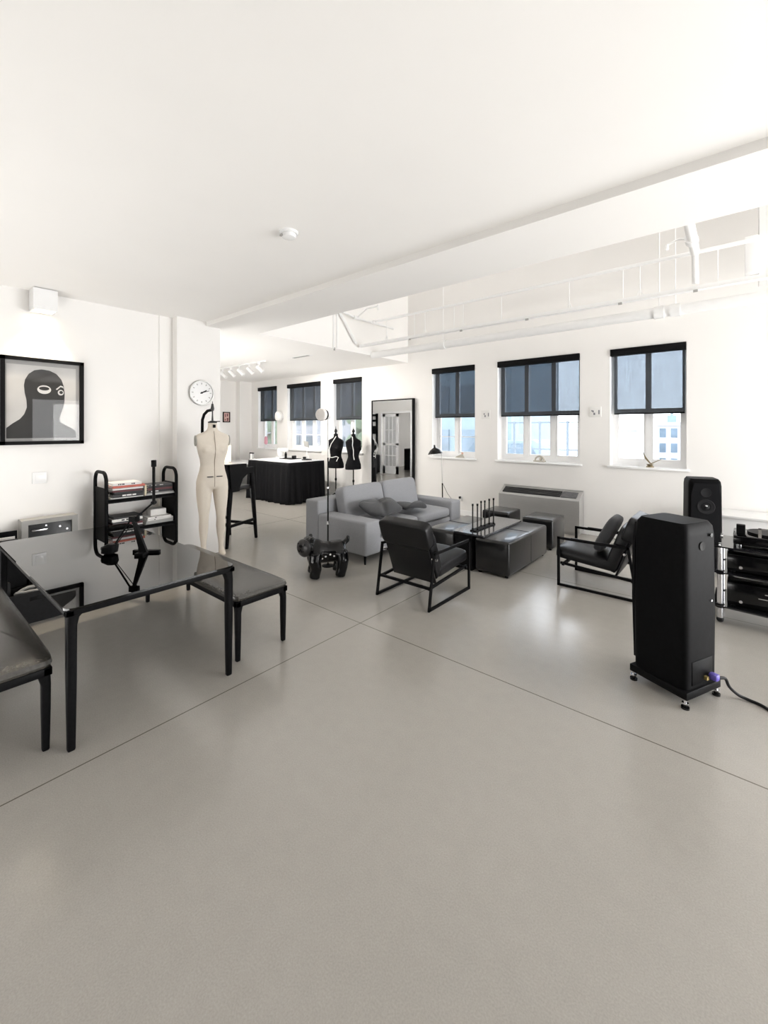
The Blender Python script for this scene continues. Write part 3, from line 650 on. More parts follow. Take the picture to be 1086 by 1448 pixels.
# ================================================================ DRESS FORM WITH LEGS
t = thing('dress_form', 'cream full-length dress form with legs, hung from a black stand by the pier', 'dress form', (-4.70, 2.47, 0), math.radians(77))
m = MB()
m.loft([(0, .0, 1.725, .052, .058), (0, 0, 1.66, .055, .06), (0, .005, 1.625, .07, .066), (0, .01, 1.60, .12, .075), (0, .012, 1.575, .185, .085), (0, .01, 1.545, .212, .095),
        (0, .0, 1.50, .205, .108), (0, -.005, 1.45, .192, .118), (0, -.012, 1.39, .182, .128), (0, -.01, 1.34, .172, .122), (0, 0, 1.27, .15, .105), (0, .005, 1.20, .142, .098),
        (0, .01, 1.13, .152, .106), (0, .012, 1.05, .175, .118), (0, .015, .98, .19, .122), (0, .012, .93, .188, .115), (0, .01, .90, .15, .09)], 32, e=.92)
for s in (-1, 1):
    m.ball((s * .082, -.085, 1.395), (.066, .058, .062), 18)
    m.ball((s * .09, .075, .98), (.085, .065, .09), 16)
    m.loft([(s * .095, .01, 1.0, .092, .10), (s * .098, .008, .90, .094, .102), (s * .10, .004, .80, .088, .095), (s * .102, 0, .68, .074, .082), (s * .102, -.002, .58, .060, .066), (s * .102, 0, .52, .055, .062),
            (s * .103, .012, .42, .057, .064), (s * .104, .014, .34, .05, .056), (s * .105, .008, .24, .036, .042), (s * .105, 0, .16, .032, .038), (s * .105, -.01, .12, .034, .05)], 20)
    m.loft([(s * .105, -.05, .075, .036, .10), (s * .105, -.05, .10, .038, .10), (s * .105, -.015, .135, .032, .05)], 16)
bd = m.build('body', LINEN, t, world=False); remesh(bd, .011, 8)
for s in (-1, 1):
    MB().loft([(0, 0, -.03, .042, .062), (0, 0, .002, .044, .066), (0, 0, .006, .038, .06)], 20, M=Matrix.Translation((s * .203, .005, 1.50)) @ Matrix.Rotation(s * PI / 2, 4, 'Y') @ Matrix.Rotation(PI / 2, 4, 'Z')).build('armhole_plate', mat('grey_linen', (.30, .29, .26), .8), t, world=False)
sm = mat('seam_thread', (.30, .25, .20), .9)
pts = [(.0, -.070, 1.62), (0, -.097, 1.56), (0, -.119, 1.48), (0, -.138, 1.40), (0, -.13, 1.33), (0, -.104, 1.25), (0, -.096, 1.19), (0, -.098, 1.12), (0, -.108, 1.04), (0, -.109, .98), (0, -.1, .93)]
MB().tube(pts, .0035, 6).build('front_seam', sm, t, world=False)
for s in (-1, 1): MB().box(s * .055 - .035, s * .055 + .035, -.116, -.104, 1.052, 1.062).build('tape_mark', INK, t, world=False)
MB().lathe([(.053, 1.72), (.055, 1.735), (.03, 1.745), (.012, 1.75), (.008, 1.82), (.008, 1.87), (.016, 1.875), (.022, 1.90), (.016, 1.93), (.012, 1.96), (.004, 1.965), (.004, 1.99)], seg=20).build('neck_cap', mat('dark_pewter', (.05, .05, .05), .4, .5), t, world=False)
MB().box(-.012, .02, -.075, -.058, 1.66, 1.70, .004).cyl((-.05, -.06, 1.735), (.075, -.06, 1.74), .006).build('clamp', BLACKM, t, world=False)
st = MB().tube([(-.075, .19, .03), (-.075, .19, 1.66), (-.075, .185, 1.76), (-.06, .16, 1.83), (-.035, .09, 1.875), (0, .0, 1.885)], .018, 12)
st.lathe([(.2, 0), (.2, .02), (.19, .03), (.03, .04), (.03, .08)], (-.075, .19, 0), 32)
st.build('stand', BLACKM, t, world=False)
MB().box(-.06, .06, .1, .2, 1.19, 1.23, .01).build('stand_bracket', BLACKM, t, world=False)
for ch in t.children:
    for v in ch.data.vertices:
        f = .925; x, y, z = v.co
        if ch.name.startswith('stand') and z < 1.6: v.co = (x * f, y * f, z * (1.65 - .05 * f) / 1.6)
        else: v.co = (x * f, y * f, 1.65 - (1.65 - z) * f)

# ================================================================ BAR STOOL
t = thing('bar_stool', 'tall black armchair-style bar stool behind the cream dress form', 'bar stool', (-5.73, 3.24, 0), math.radians(20))
# local: +y forward, x right; right side feet at x=+.24
def leg4(p0, p1, w0, w1):
    M0 = Vector(p1) - Vector(p0)
    return MB().loft([(p0[0] + M0.x * k, p0[1] + M0.y * k, p0[2] + M0.z * k, w0 + (w1 - w0) * k, (w0 + (w1 - w0) * k) * 1.15) for k in (0, .33, .66, 1)], 16, e=.45)
for s in (-1, 1):
    leg4((s * .245, -.30, 0), (s * .22, -.20, .80), .017, .03).build('leg', BLACKM, t, world=False)
    leg4((s * .245, .34, 0), (s * .225, .24, 1.07), .018, .032).build('leg', BLACKM, t, world=False)
    MB().prism([(-.22, .76), (-.26, 1.15), (.10, 1.14), (.10, 1.085), (.28, 1.08), (.275, 1.0), (.12, .985), (.02, .93), (-.05, .80), (-.05, .76)], s * .235 - .025, s * .235 + .025, 'YZ').build('arm', BLACKM, t, world=False)
    MB().box(s * .24 - .012, s * .24 + .012, -.28, .31, .27, .31).build('stretcher', BLACKM, t, world=False)
MB().box(-.24, .24, -.285, -.26, .30, .34).build('stretcher', BLACKM, t, world=False)
MB().box(-.24, .24, .30, .325, .2, .24).build('stretcher', BLACKM, t, world=False)
MB().box(-.235, .235, -.23, .26, .76, .815, .015).build('seat', LEATHER, t, world=False)
MB().prism([(-.25, .80), (-.28, 1.15), (-.235, 1.15), (-.205, .80)], -.235, .235, 'YZ').build('backrest', LEATHER, t, world=False)

# ================================================================ BACK WORK AREA
t = thing('work_table', 'large white-topped worktable under a floor-length black skirt', 'table', (-8.2, 6.12, 0))
wx0, wx1, wy0, wy1, wz = -9.0, -7.44, 5.64, 6.62, .92
MB().prism(rrect(wx0, wx1, wy0, wy1, .03), wz - .03, wz, 'XY').build('table_top', LACQW, t)
for x in (wx0 + .06, wx1 - .06):
    for y in (wy0 + .06, wy1 - .06): MB().box(x - .025, x + .025, y - .025, y + .025, 0, wz - .03).build('leg', BLACKM, t)
per = []
def edge(a, b, n, nx, ny):
    for k in range(n): per.append((a[0] + (b[0] - a[0]) * k / n, a[1] + (b[1] - a[1]) * k / n, nx, ny))
edge((wx0, wy0), (wx1, wy0), 60, 0, -1); edge((wx1, wy0), (wx1, wy1), 40, 1, 0); edge((wx1, wy1), (wx0, wy1), 60, 0, 1); edge((wx0, wy1), (wx0, wy0), 40, -1, 0)
m = MB(); rings = []
for j in range(13):
    f = j / 12; z = wz - .012 - f * (wz - .022); ring = []
    for k, (x, y, nx, ny) in enumerate(per):
        w = .012 + f ** .7 * (.035 + .034 * math.sin(k * .9 + 1.5 * math.sin(k * .21)) + .018 * math.sin(k * .37 + 1))
        ring.append(m.bm.verts.new((x + nx * w, y + ny * w, z)))
    rings.append(ring)
m.skin(rings, caps=False)
cl = tag(m.build('table_skirt', BLACKCLOTH, origin=(-8.2, 6.12, 0), ang=80), 'floor-length black pleated cloth hanging around the white worktable', 'tablecloth')
md = cl.modifiers.new('Solid', 'SOLIDIFY'); md.thickness = .004
Z = wz + .0005
tag(MB().box(-8.58, -8.1, 6.2, 6.5, Z, Z + .012, .004).build('tray', BLACKM, origin=(-8.34, 6.35, Z)), 'flat black tray on the draped worktable', 'tray')
for x, y, r, h, lb in ((-8.18, 6.34, .055, .07, 'squat black pot at the right end of the black tray'), (-8.3, 6.43, .05, .05, 'low black dish behind the squat pot on the tray')):
    tag(MB().lathe([(r * .8, 0), (r, h * .3), (r, h), (r * .85, h), (r * .8, h * .4), (.001, h * .35)], (x, y, Z + .0125), 20).build('pot', BLACKG, origin=(x, y, Z + .0125)), lb, 'pot')
tag(MB().lathe([(.03, 0), (.03, .10), (.012, .125), (.012, .15), (.001, .15)], (-8.53, 6.36, Z + .0125), 16).build('bottle', BLACKG, origin=(-8.53, 6.36, Z + .0125)), 'small black bottle standing on the left of the black tray', 'bottle')
tag(MB().lathe([(.04, 0), (.04, .05), (.001, .05)], (-8.05, 6.55, Z), 16).build('tin', DARKPL, origin=(-8.05, 6.55, Z)), 'small black tin right of the tray on the worktable', 'tin')
t = thing('table_lamp', 'white task lamp with square head and black base on the worktable', 'lamp', (-7.72, 6.35, Z))
MB().lathe([(.12, 0), (.12, .015), (.03, .03), (.001, .03)], (-7.72, 6.35, Z)).build('base', BLACKM, t)
MB().cyl((-7.72, 6.35, Z + .03), (-7.72, 6.35, Z + .33), .008).cyl((-7.69, 6.37, Z + .03), (-7.69, 6.37, Z + .1), .012).build('stem', LACQW, t)
MB().box(-.075, .075, -.01, .01, -.07, .07, .004, M=Matrix.Translation((-7.70, 6.32, Z + .37)) @ Matrix.Rotation(.35, 4, 'X') @ Matrix.Rotation(.2, 4, 'Y')).build('lamp_head', GREYP, t)
t = thing('sewing_machine', 'low white arm-shaped machine at the back left of the worktable', 'machine', (-8.8, 6.48, Z))
MB().box(-8.98, -8.62, 6.36, 6.58, Z, Z + .03, .006).build('bed', LACQW, t)
MB().box(-8.98, -8.88, 6.42, 6.54, Z + .03, Z + .22, .02).box(-8.98, -8.64, 6.43, 6.53, Z + .15, Z + .24, .02).build('arm', LACQW, t)
MB().cyl((-8.67, 6.48, Z + .16), (-8.67, 6.48, Z + .08), .008).build('needle_bar', CHROME, t)
t = thing('desk', 'white desk against the end wall, left of the worktable', 'desk', (-10.5, 6.0, 0))
MB().box(-11.18, -9.75, 5.3, 6.7, .72, .75, .004).build('desk_top', LACQW, t)
for y in (5.36, 6.64): MB().box(-9.85, -9.8, y - .025, y + .025, 0, .72).build('leg', LACQW, t)
MB().box(-11.15, -10.3, 5.33, 5.36, .05, .72).box(-11.15, -10.3, 6.6, 6.63, .05, .72).box(-11.15, -10.3, 5.36, 6.6, .05, .08).build('pedestal', GREYP, t)
t = thing('cylinder_lamp', 'white cylinder-shaded lamp on the white desk', 'lamp', (-10.25, 5.75, .7505))
MB().cyl((-10.25, 5.75, .7505), (-10.25, 5.75, .80), .07).build('base', LACQW, t)
MB().lathe([(.13, 0), (.13, .42), (.125, .42), (.125, 0)], (-10.25, 5.75, .79), 28).build('lamp_shade', mat('lamp_paper', (.85, .82, .75), .8, emit=((1, .9, .72), .6)), t)
t = thing('picture_stand', 'small black-topped picture stand on the white desk', 'picture frame', (-10.0, 6.35, .7505))
MB().box(-10.09, -9.91, 6.345, 6.36, .7505, .98).build('frame', PIPEW, t); MB().box(-10.09, -9.91, 6.34, 6.365, .98, 1.01).build('top_bar', BLACKM, t)
for x in (-10.09, -9.93): MB().box(x, x + .02, 6.34, 6.345, .7505, .98).build('side_bar', DARKPL, t)
t = thing('framed_print', 'tiny black-framed pink print on the end wall', 'picture', (-11.42, 6.42, 1.98))
m = MB()
for a in ((6.31, 6.335, 1.83, 2.13), (6.505, 6.53, 1.83, 2.13), (6.31, 6.53, 1.83, 1.855), (6.31, 6.53, 2.105, 2.13)): m.box(-11.42, -11.395, *a)
m.build('frame', BLACKM, t, smooth=False)
pr_ = MB().box(-11.418, -11.41, 6.33, 6.51, 1.85, 2.11).build('print', mat('pink_print', (.62, .42, .38), .8, var=.1, scale=20), t)
for y0, y1, z0, z1 in ((6.37, 6.40, 1.98, 2.07), (6.43, 6.47, 2.0, 2.08), (6.43, 6.48, 1.87, 1.96), (6.365, 6.395, 1.88, 1.93)):
    MB().box(-11.41, -11.4075, y0, y1, z0, z1).build('figure', mat('plum_ink', (.2, .08, .09), .8), pr_)
t = thing('wall_lamp', 'white ribbed wall lamp on the pier between the two farthest windows', 'wall lamp', (-9.7, WY, 2.0))
MB().box(-9.76, -9.64, WY - .03, WY, 1.93, 2.07, .005).build('back_plate', LACQW, t)
MB().lathe([(.07, 0), (.1, .05), (.105, .12), (.095, .2), (.06, .25), (.001, .255)], (-9.7, WY - .11, 1.87), 20).build('shade', mat('opal_glass', (.84, .83, .81), .3), t)
for x, lb, s in ((-3.575, 'small white print on the pier right of the mirror-side window', 0), (-1.735, 'small white print on the pier between the wide window and the last window', 1)):
    t = thing('wall_card', lb, 'print', (x, WY, 1.905))
    MB().box(x - .085, x + .085, WY - .012, WY, 1.83, 1.985, .002).build('card', PAPER, t)
    m = MB().box(x - .04, x - .02, WY - .0135, WY - .0115, 1.90, 1.93).box(x - .025, x + .0, WY - .0135, WY - .0115, 1.86, 1.895).box(x + .045, x + .062, WY - .0135, WY - .0115, 1.87, 1.935)
    if s: m.box(x - .055, x - .04, WY - .0135, WY - .0115, 1.915, 1.935)
    m.build('motif', mat('grey_ink', (.2, .2, .22), .8), t)
# small things on the window sills
t = thing('sculpture', 'small bronze two-bladed sculpture on the sill above the rear loudspeaker', 'sculpture', (-1.02, WY + .05, WZ0))
sc = Vector((-1.02, WY + .05, WZ0)); BRONZE = mat('bronze', (.28, .23, .14), .4, .6)
MB().lathe([(.05, 0), (.05, .01), (.03, .03), (.05, .045), (.001, .05)], sc, 20).build('base', BRONZE, t)
MB().prism([(sc.x, sc.z + .05), (sc.x - .06, sc.z + .12), (sc.x - .1, sc.z + .24), (sc.x - .05, sc.z + .15), (sc.x + .015, sc.z + .055)], sc.y - .006, sc.y + .006, 'XZ').build('blade', BRONZE, t)
MB().cyl((sc.x + .01, sc.y, sc.z + .05), (sc.x + .17, sc.y + .01, sc.z + .14), .006, .003).build('spike', BRONZE, t)
t = thing('sculpture', 'small arched stone ornament on the sill of the wide window', 'ornament', (-2.6, WY + .05, WZ0))
sc = Vector((-2.62, WY + .06, WZ0)); STONE = mat('pale_stone', (.45, .42, .36), .7)
MB().tube([(sc.x + .075 * math.cos(a), sc.y, sc.z + .02 + .07 * math.sin(a)) for a in [PI * k / 12 for k in range(13)]], .014, 8).build('arch', STONE, t)
MB().box(sc.x - .1, sc.x + .1, sc.y - .025, sc.y + .025, sc.z, sc.z + .02, .004).ball((sc.x + .02, sc.y, sc.z + .045), .025).build('plinth', STONE, t)
t = thing('sculpture', 'small coral-topped pale shell ornament on the sill by the reading lamp', 'ornament', (-4.15, WY + .05, WZ0))
sc = Vector((-4.15, WY + .06, WZ0))
MB().loft([(sc.x, sc.y, sc.z, .1, .03), (sc.x, sc.y, sc.z + .02, .09, .03), (sc.x + .03, sc.y, sc.z + .05, .04, .02), (sc.x + .05, sc.y, sc.z + .07, .02, .015)], 16).build('shell', STONE, t)
MB().ball((sc.x + .05, sc.y, sc.z + .085), .022, 12).build('tip', mat('coral', (.7, .42, .32), .7), t)
for x, lb, hh in ((-10.55, 'pink flower vase on the farthest window sill', .16), ):
    t = thing('vase', lb, 'vase', (x, WY + .06, WZ0)); MB().lathe([(.02, 0), (.035, .03), (.02, .08), (.025, .1), (.001, .1)], (x, WY + .06, WZ0), 16).build('body', LACQW, t)
    MB().loft([(x, WY + .06, WZ0 + .09, .012, .012), (x, WY + .06, WZ0 + .14, .05, .05), (x, WY + .06, WZ0 + .3, .045, .045), (x, WY + .06, WZ0 + .34, .01, .01)], 14).build('bloom', mat('pink_bloom', (.7, .35, .42), .8), t)

# half-length black dress forms
def half_form(loc, rz, label, flip):
    t = thing('tailor_bust', label, 'dress form', loc, rz, 'half-length black dress forms under the window')
    m = MB().loft([(0, 0, 1.50, .05, .055), (0, 0, 1.46, .05, .055), (0, 0, 1.43, .08, .065), (0, 0, 1.40, .15, .085), (0, 0, 1.36, .192, .10), (0, 0, 1.30, .188, .115), (0, -.01, 1.22, .175, .13), (0, -.01, 1.15, .155, .12), (0, 0, 1.06, .13, .10), (0, .005, 1.0, .128, .10), (0, .01, .93, .155, .115), (0, .01, .84, .185, .13), (0, .01, .745, .19, .13), (0, .01, .735, .18, .12)], 32, e=.92)
    for s in (-1, 1): m.ball((s * .08, -.09, 1.2), (.07, .06, .065), 16)
    b = m.build('body', BLACKCLOTH, t, world=False); remesh(b, .012, 5)
    MB().lathe([(.052, 1.5), (.054, 1.52), (.03, 1.53), (.014, 1.55), (.034, 1.575), (.036, 1.60), (.02, 1.63), (.008, 1.65), (.004, 1.70)], seg=16).build('neck_cap', BLACKG, t, world=False)
    MB().cyl((0, 0, .12), (0, 0, .74), .014).cyl((0, 0, .45), (0, 0, .5), .024).build('pole', BLACKM, t, world=False)
    for k in range(3):
        a = 2 * PI * k / 3 + .5
        MB().tube([(0, 0, .17), (.12 * math.cos(a), .12 * math.sin(a), .10), (.26 * math.cos(a), .26 * math.sin(a), .02)], .012, 8).ball((.26 * math.cos(a), .26 * math.sin(a), .016), .016, 10).build('leg', BLACKM, t, world=False)
    s = -1 if flip else 1
    tp = tag(MB().tube([(s * .02, .07, 1.475), (s * .055, -.045, 1.46), (s * .085, -.115, 1.37), (s * .115, -.15, 1.28), (s * .10, -.17, 1.17), (s * .08, -.135, 1.05), (s * .06, -.138, .96)] if flip else
                  [(-.02, .06, 1.475), (.02, -.06, 1.465), (-.01, -.095, 1.40), (-.07, -.125, 1.30), (-.10, -.16, 1.19), (-.10, -.14, 1.07), (-.13, -.12, 1.0), (-.05, -.125, .985), (.05, -.12, 1.01), (.10, -.11, .99), (.06, -.135, .90)], .009, 8).build('measuring_tape', PAPER, world=False), '', 'tape')
    M = t.matrix_basis; tp.data.transform(Matrix.Translation(loc) @ Matrix.Rotation(rz, 4, 'Z')); return tp
tp = half_form((-7.20, 6.78, 0), math.radians(28), 'left black half-length dress form by the window, wider in view', False); tp['label'] = 'white measuring tape draped over the left black dress form'
tp = half_form((-6.65, 6.80, 0), math.radians(75), 'right black half-length dress form by the window, turned sideways', True); tp['label'] = 'white measuring tape hanging down the right black dress form'
# tall mirror
t = thing('floor_mirror', 'tall black-framed mirror against the window wall, behind the sofa', 'mirror', (-5.75, WY - .06, 0))
mx0, mx1, mz1, my = -6.33, -5.165, 2.275, WY - .065
m = MB(); f = .022
m.box(mx0, mx0 + f, my, my + .05, 0, mz1).box(mx1 - f - .012, mx1, my - .01, my + .05, 0, mz1).box(mx0, mx1, my, my + .05, mz1 - f, mz1).box(mx0, mx1, my, my + .05, 0, f)
m.build('frame', BLACKM, t, smooth=False)
MB().box(mx0 + .01, mx1 - .01, my + .012, my + .03, .01, mz1 - .01).build('mirror_plate', MIRROR, t, smooth=False)
# things the mirror shows on the far side of the work area
t = thing('suitcase', 'upright black ribbed suitcase, seen in the tall mirror', 'suitcase', (-10.32, 2.5, 0))
m = MB().box(-10.54, -10.11, 2.38, 2.62, .04, .70, .03)
for k in range(6): m.box(-10.51 + k * .07, -10.48 + k * .07, 2.62, 2.628, .08, .66)
m.build('shell', DARKPL, t)
MB().tube([(-10.4, 2.5, .69), (-10.4, 2.5, .78), (-10.25, 2.5, .78), (-10.25, 2.5, .69)], .012, 8).build('handle', BLACKM, t)
for x in (-10.48, -10.16): MB().cyl((x - .015, 2.5, .025), (x + .015, 2.5, .025), .025).box(x-.012, x+.012, 2.48, 2.52, .025, .05).build('wheel', DARKPL, t)
t = thing('wall_rack', 'tall black wall rack with two openings, seen in the mirror', 'rack', (-10.45, 2.37, 1.6))
m = MB(); 
for x in (-10.75, -10.3): m.box(x, x + .06, 2.352, 2.42, .95, 2.2)
for z in (.95, 1.45, 1.9, 2.1): m.box(-10.75, -10.24, 2.352, 2.42, z, z + .08)
m.box(-10.7, -10.3, 2.352, 2.36, 1.5, 1.75); m.build('frame', BLACKM, t, smooth=False)
t = thing('console', 'dark cabinet beyond the glazed doorway, seen in the mirror', 'cabinet', (-9.3, -1.8, 0))
MB().box(-10.3, -8.2, -2.09, -1.6, 0, .85, .01).build('body', DARKPL, t)
for k in range(4): MB().box(-10.25 + k * .51, -9.78 + k * .51, -1.6, -1.585, .06, .8, .004).build('door', BLACKM, t)
t.location.y += 2.3
t = thing('wall_panel', 'grey splash panel beyond the glazed doorway, seen in the mirror', 'panel', (-9.3, -2.09, 1.1)); MB().box(-10.3, -8.2, -2.098, -2.06, .86, 1.35).build('panel', GREYP, t)
# ================================================================ SOFA GROUP
SX0, SX1, SY0, SY1 = -4.56, -3.43, 3.72, 5.95
t = thing('sofa', 'light grey two-seat fabric sofa facing the coffee table', 'sofa', ((SX0 + SX1) / 2, (SY0 + SY1) / 2, 0))
MB().box(SX0, SX0 + .26, SY0 + .005, SY1 - .005, .11, .69, .025, seg=3).build('back_frame', FABRIC, t)
for y in (SY0, SY1 - .28): MB().box(SX0 + .262, SX1, y, y + .28, .11, .52, .03, seg=3).build('armrest', FABRIC, t)
MB().box(SX0 + .262, SX1 - .02, SY0 + .282, SY1 - .282, .11, .29, .02).build('seat_base', FABRIC, t)
yl = SY1 - SY0 - .57
for k in range(2):
    yc = SY0 + .285 + yl * (k + .5) / 2
    def crown(p):
        p = p.copy(); u = max(0, 1 - (p.x / .38) ** 2) * max(0, 1 - (p.y / .42) ** 2)
        if p.z > 0: p.z += .03 * u
        return p
    MB().pad((SX1 - .40, yc, .365), (.40, yl / 4 - .004, .075), .16, .4, 48, 16, crown).build('seat_cushion', FABRIC, t)
    def crown2(p):
        p = p.copy(); u = max(0, 1 - (p.z / .2) ** 2) * max(0, 1 - (p.y / .42) ** 2)
        if p.x > 0: p.x += .035 * u
        p.x += .006 * math.sin(p.y * 31 + k) * u
        return p
    M = Matrix.Translation((SX0 + .40, yc - .01, .62)) @ Matrix.Rotation(math.radians(-12), 4, 'Y')
    MB().pad((0, 0, 0), (.10, yl / 4 - .006, .235), .25, .25, 40, 24, crown2, M=M).build('back_cushion', FABRIC, t)
for x in (SX0 + .06, SX1 - .06):
    for y in (SY0 + .05, SY1 - .05): MB().cyl((x, y, 0), (x, y, .112), .012, .016).build('leg', BLACKM, t)
def crumple(p):
    p = p.copy(); k = (abs(p.x) / .21 + abs(p.y) / .3) * .5; p.x *= 1 + .12 * k; p.y *= 1 + .12 * k; p.z *= 1.15 - .55 * k; p.z += .026 * math.sin(p.x * 15 + p.y * 6) - .028 * math.exp(-((p.x * .8 + p.y * .6) / .05) ** 2) - .012 * math.exp(-((p.x - p.y * .7 + .08) / .03) ** 2); return p
M = Matrix.Translation((-3.74, 4.36, .595)) @ Matrix.Rotation(math.radians(14), 4, 'Y') @ Matrix.Rotation(.25, 4, 'Z')
tag(MB().pad((0, 0, 0), (.21, .30, .07), .45, .8, 48, 20, crumple, M=M).build('throw_pillow', FABRIC_D, origin=(-3.80, 4.36, .46)), 'crumpled charcoal throw pillow lying on the grey sofa', 'pillow')
M = Matrix.Translation((-3.66, 4.92, .55)) @ Matrix.Rotation(math.radians(6), 4, 'Y') @ Matrix.Rotation(-.3, 4, 'Z')
tag(MB().pad((0, 0, 0), (.17, .19, .045), .45, .8, 40, 16, crumple, M=M).build('throw_blanket', FABRIC_D, origin=(-3.66, 4.62, .46)), 'small folded charcoal blanket beside the throw pillow on the sofa', 'blanket')

def armchair(loc, rz, label):
    t = thing('armchair', label, 'armchair', loc, rz, 'black leather armchairs with metal bar frames')
    b = .0125
    def bar(m, p, q):
        p, q = Vector(p), Vector(q); d = q - p
        # flat bar from p to q in the side plane
        L = d.length; ang = math.atan2(d.z, d.y)
        m.box(-.009, .009, -b, L + b, -b, b, M=Matrix.Translation(p) @ Matrix.Rotation(ang, 4, 'X')); return m
    for s in (-1, 1):
        x = s * .31
        m = MB(); bar(m, (x, .02, b), (x, .745, b)); bar(m, (x, .745, b), (x, .745, .50)); bar(m, (x, .745, .50), (x, .10, .50)); bar(m, (x, .02, b), (x, .10, .50))
        m.build('side_frame', BLACKM, t, world=False, smooth=False)
        m = MB(); bar(m, (s * .285, .06, .19), (s * .285, .72, .235)); m.build('seat_rail', BLACKM, t, world=False, smooth=False)
        MB().cyl((s * .27, .13, .44), (s * .325, .13, .44), .012).build('bolt', CHROME, t, world=False)
        MB().box(s * .318 - .005, s * .318 + .005, .2, .62, .513, .519).build('arm_pad', LEATHER, t, world=False)
    MB().box(-.31, .31, .05, .075, .178, .2).build('cross_bar', BLACKM, t, world=False, smooth=False)
    MB().box(-.31, .31, .69, .715, .215, .24).build('cross_bar', BLACKM, t, world=False, smooth=False)
    # reclined back: sling + padded cushion with a head roll
    R = Matrix.Translation((0, .225, .19)) @ Matrix.Rotation(math.radians(20.5), 4, 'X')
    MB().box(-.255, .255, -.014, .004, 0, .47, .004, M=R).build('back_sling', LEATHER, t, world=False)
    def bk(p):
        p = p.copy(); p.y += .012 * max(0, 1 - (p.x / .28) ** 2) * (1 if p.y > 0 else 0); return p
    MB().pad((0, .066, .25), (.272, .058, .235), .18, .22, 40, 20, bk, M=R).build('back_cushion', LEATHER, t, world=False)
    MB().pad((0, .03, .485), (.285, .062, .13), .2, .3, 40, 16, None, M=R).build('head_cushion', LEATHER, t, world=False)
    def st(p):
        p = p.copy(); u = max(0, 1 - (p.x / .27) ** 2)
        if p.z > 0: p.z += .014 * u
        return p
    MB().pad((0, .05, 0), (.275, .285, .062), .14, .35, 48, 16, st, M=Matrix.Translation((0, .46, .305)) @ Matrix.Rotation(math.radians(5), 4, 'X')).build('seat_cushion', LEATHER, t, world=False)
    return t
armchair((-2.46, 3.15, 0), 0.0, 'black leather armchair seen from behind, in front of the coffee table')
armchair((-.735, 4.91, 0), math.radians(90), 'black leather armchair facing the sofa, half hidden by the front loudspeaker')
M = Matrix.Translation((-1.06, 4.86, .57)) @ Matrix.Rotation(math.radians(27), 4, 'Y')
tag(MB().pad((0, 0, 0), (.055, .2, .2), .5, .5, 36, 18, None, M=M).build('pillow', FABRIC_D, origin=(-1.06, 4.86, .4)), 'black square pillow leaning in the armchair behind the front loudspeaker', 'pillow')

# coffee table and leather cubes
t = thing('coffee_table', 'low black coffee table with a glossy dark top holding the candle row', 'coffee table', (-2.46, 4.95, 0))
MB().box(-2.62, -2.39, 4.40, 5.46, 0, .402, .006).build('body', BLACKM, t)
MB().prism(rrect(-2.665, -2.25, 4.42, 5.52, .03), .405, .425, 'XY').box(-2.6, -2.42, 4.5, 5.4, .40, .406).build('table_top', mat('slate_gloss', (.05, .05, .055), .16, var=.2, scale=6, spec=.7, coat=.6), t)
def pouf(x0, x1, y0, y1, h, label, seam=None):
    t = thing('ottoman', label, 'ottoman', ((x0 + x1) / 2, (y0 + y1) / 2, 0), group='black leather ottomans around the coffee table')
    MB().box(x0, x1, y0, y1, .022, h, .035, seg=4).build('upholstery', LEATHER_O, t)
    m = MB(); i = .012
    if seam:
        m.tube([(x0 - .001, seam, .05), (x0 - .001, seam, h - .035), (x0 + .03, seam, h + .001), (x1 - .03, seam, h + .001), (x1 + .001, seam, h - .035), (x1 + .001, seam, .05)], .004, 6)
    m.tube([(x0 + .012, y0 + .012, h - .012), (x1 - .012, y0 + .012, h - .012), (x1 - .012, y1 - .012, h - .012), (x0 + .012, y1 - .012, h - .012)], .004, 6, True)
    m.build('piping', LEATHER_O, t)
    for x in (x0 + .05, x1 - .05):
        for y in (y0 + .05, y1 - .05): MB().cyl((x, y, 0), (x, y, .03), .018).build('foot', BLACKM, t)
pouf(-2.36, -1.94, 4.40, 5.58, .40, 'long black leather ottoman with a centre seam, right of the coffee table', 5.03)
pouf(-3.06, -2.64, 4.44, 5.46, .40, 'long black leather ottoman between the coffee table and the sofa', 4.95)
pouf(-2.37, -1.94, 5.80, 6.30, .415, 'black leather cube ottoman right before the grey wall heater', None)
pouf(-3.04, -2.61, 5.90, 6.36, .415, 'black leather cube ottoman behind the candle row', None)
t = thing('candle_holder', 'black bar holder with six thin black candles on the coffee table', 'candle holder', (-2.45, 4.8, .4255))
MB().prism(rrect(-2.49, -2.41, 4.53, 5.06, .01), .4255, .438, 'XY').build('base', BLACKM, t)
for k, (x, y) in enumerate(((-2.475, 4.575), (-2.425, 4.60), (-2.475, 4.79), (-2.445, 4.83), (-2.45, 4.96), (-2.42, 5.02))):
    h = .30 + .004 * k
    c = MB().cyl((x, y, .438), (x, y, .438 + h), .0085, seg=10).build('candle', INK, t)
    MB().cyl((x, y, .438), (x, y, .452), .0125, seg=12).build('socket', BLACKM, c)
    MB().cyl((x, y, .42 + h), (x, y, .445 + h), .0115, seg=10).build('tip', BLACKG, c)

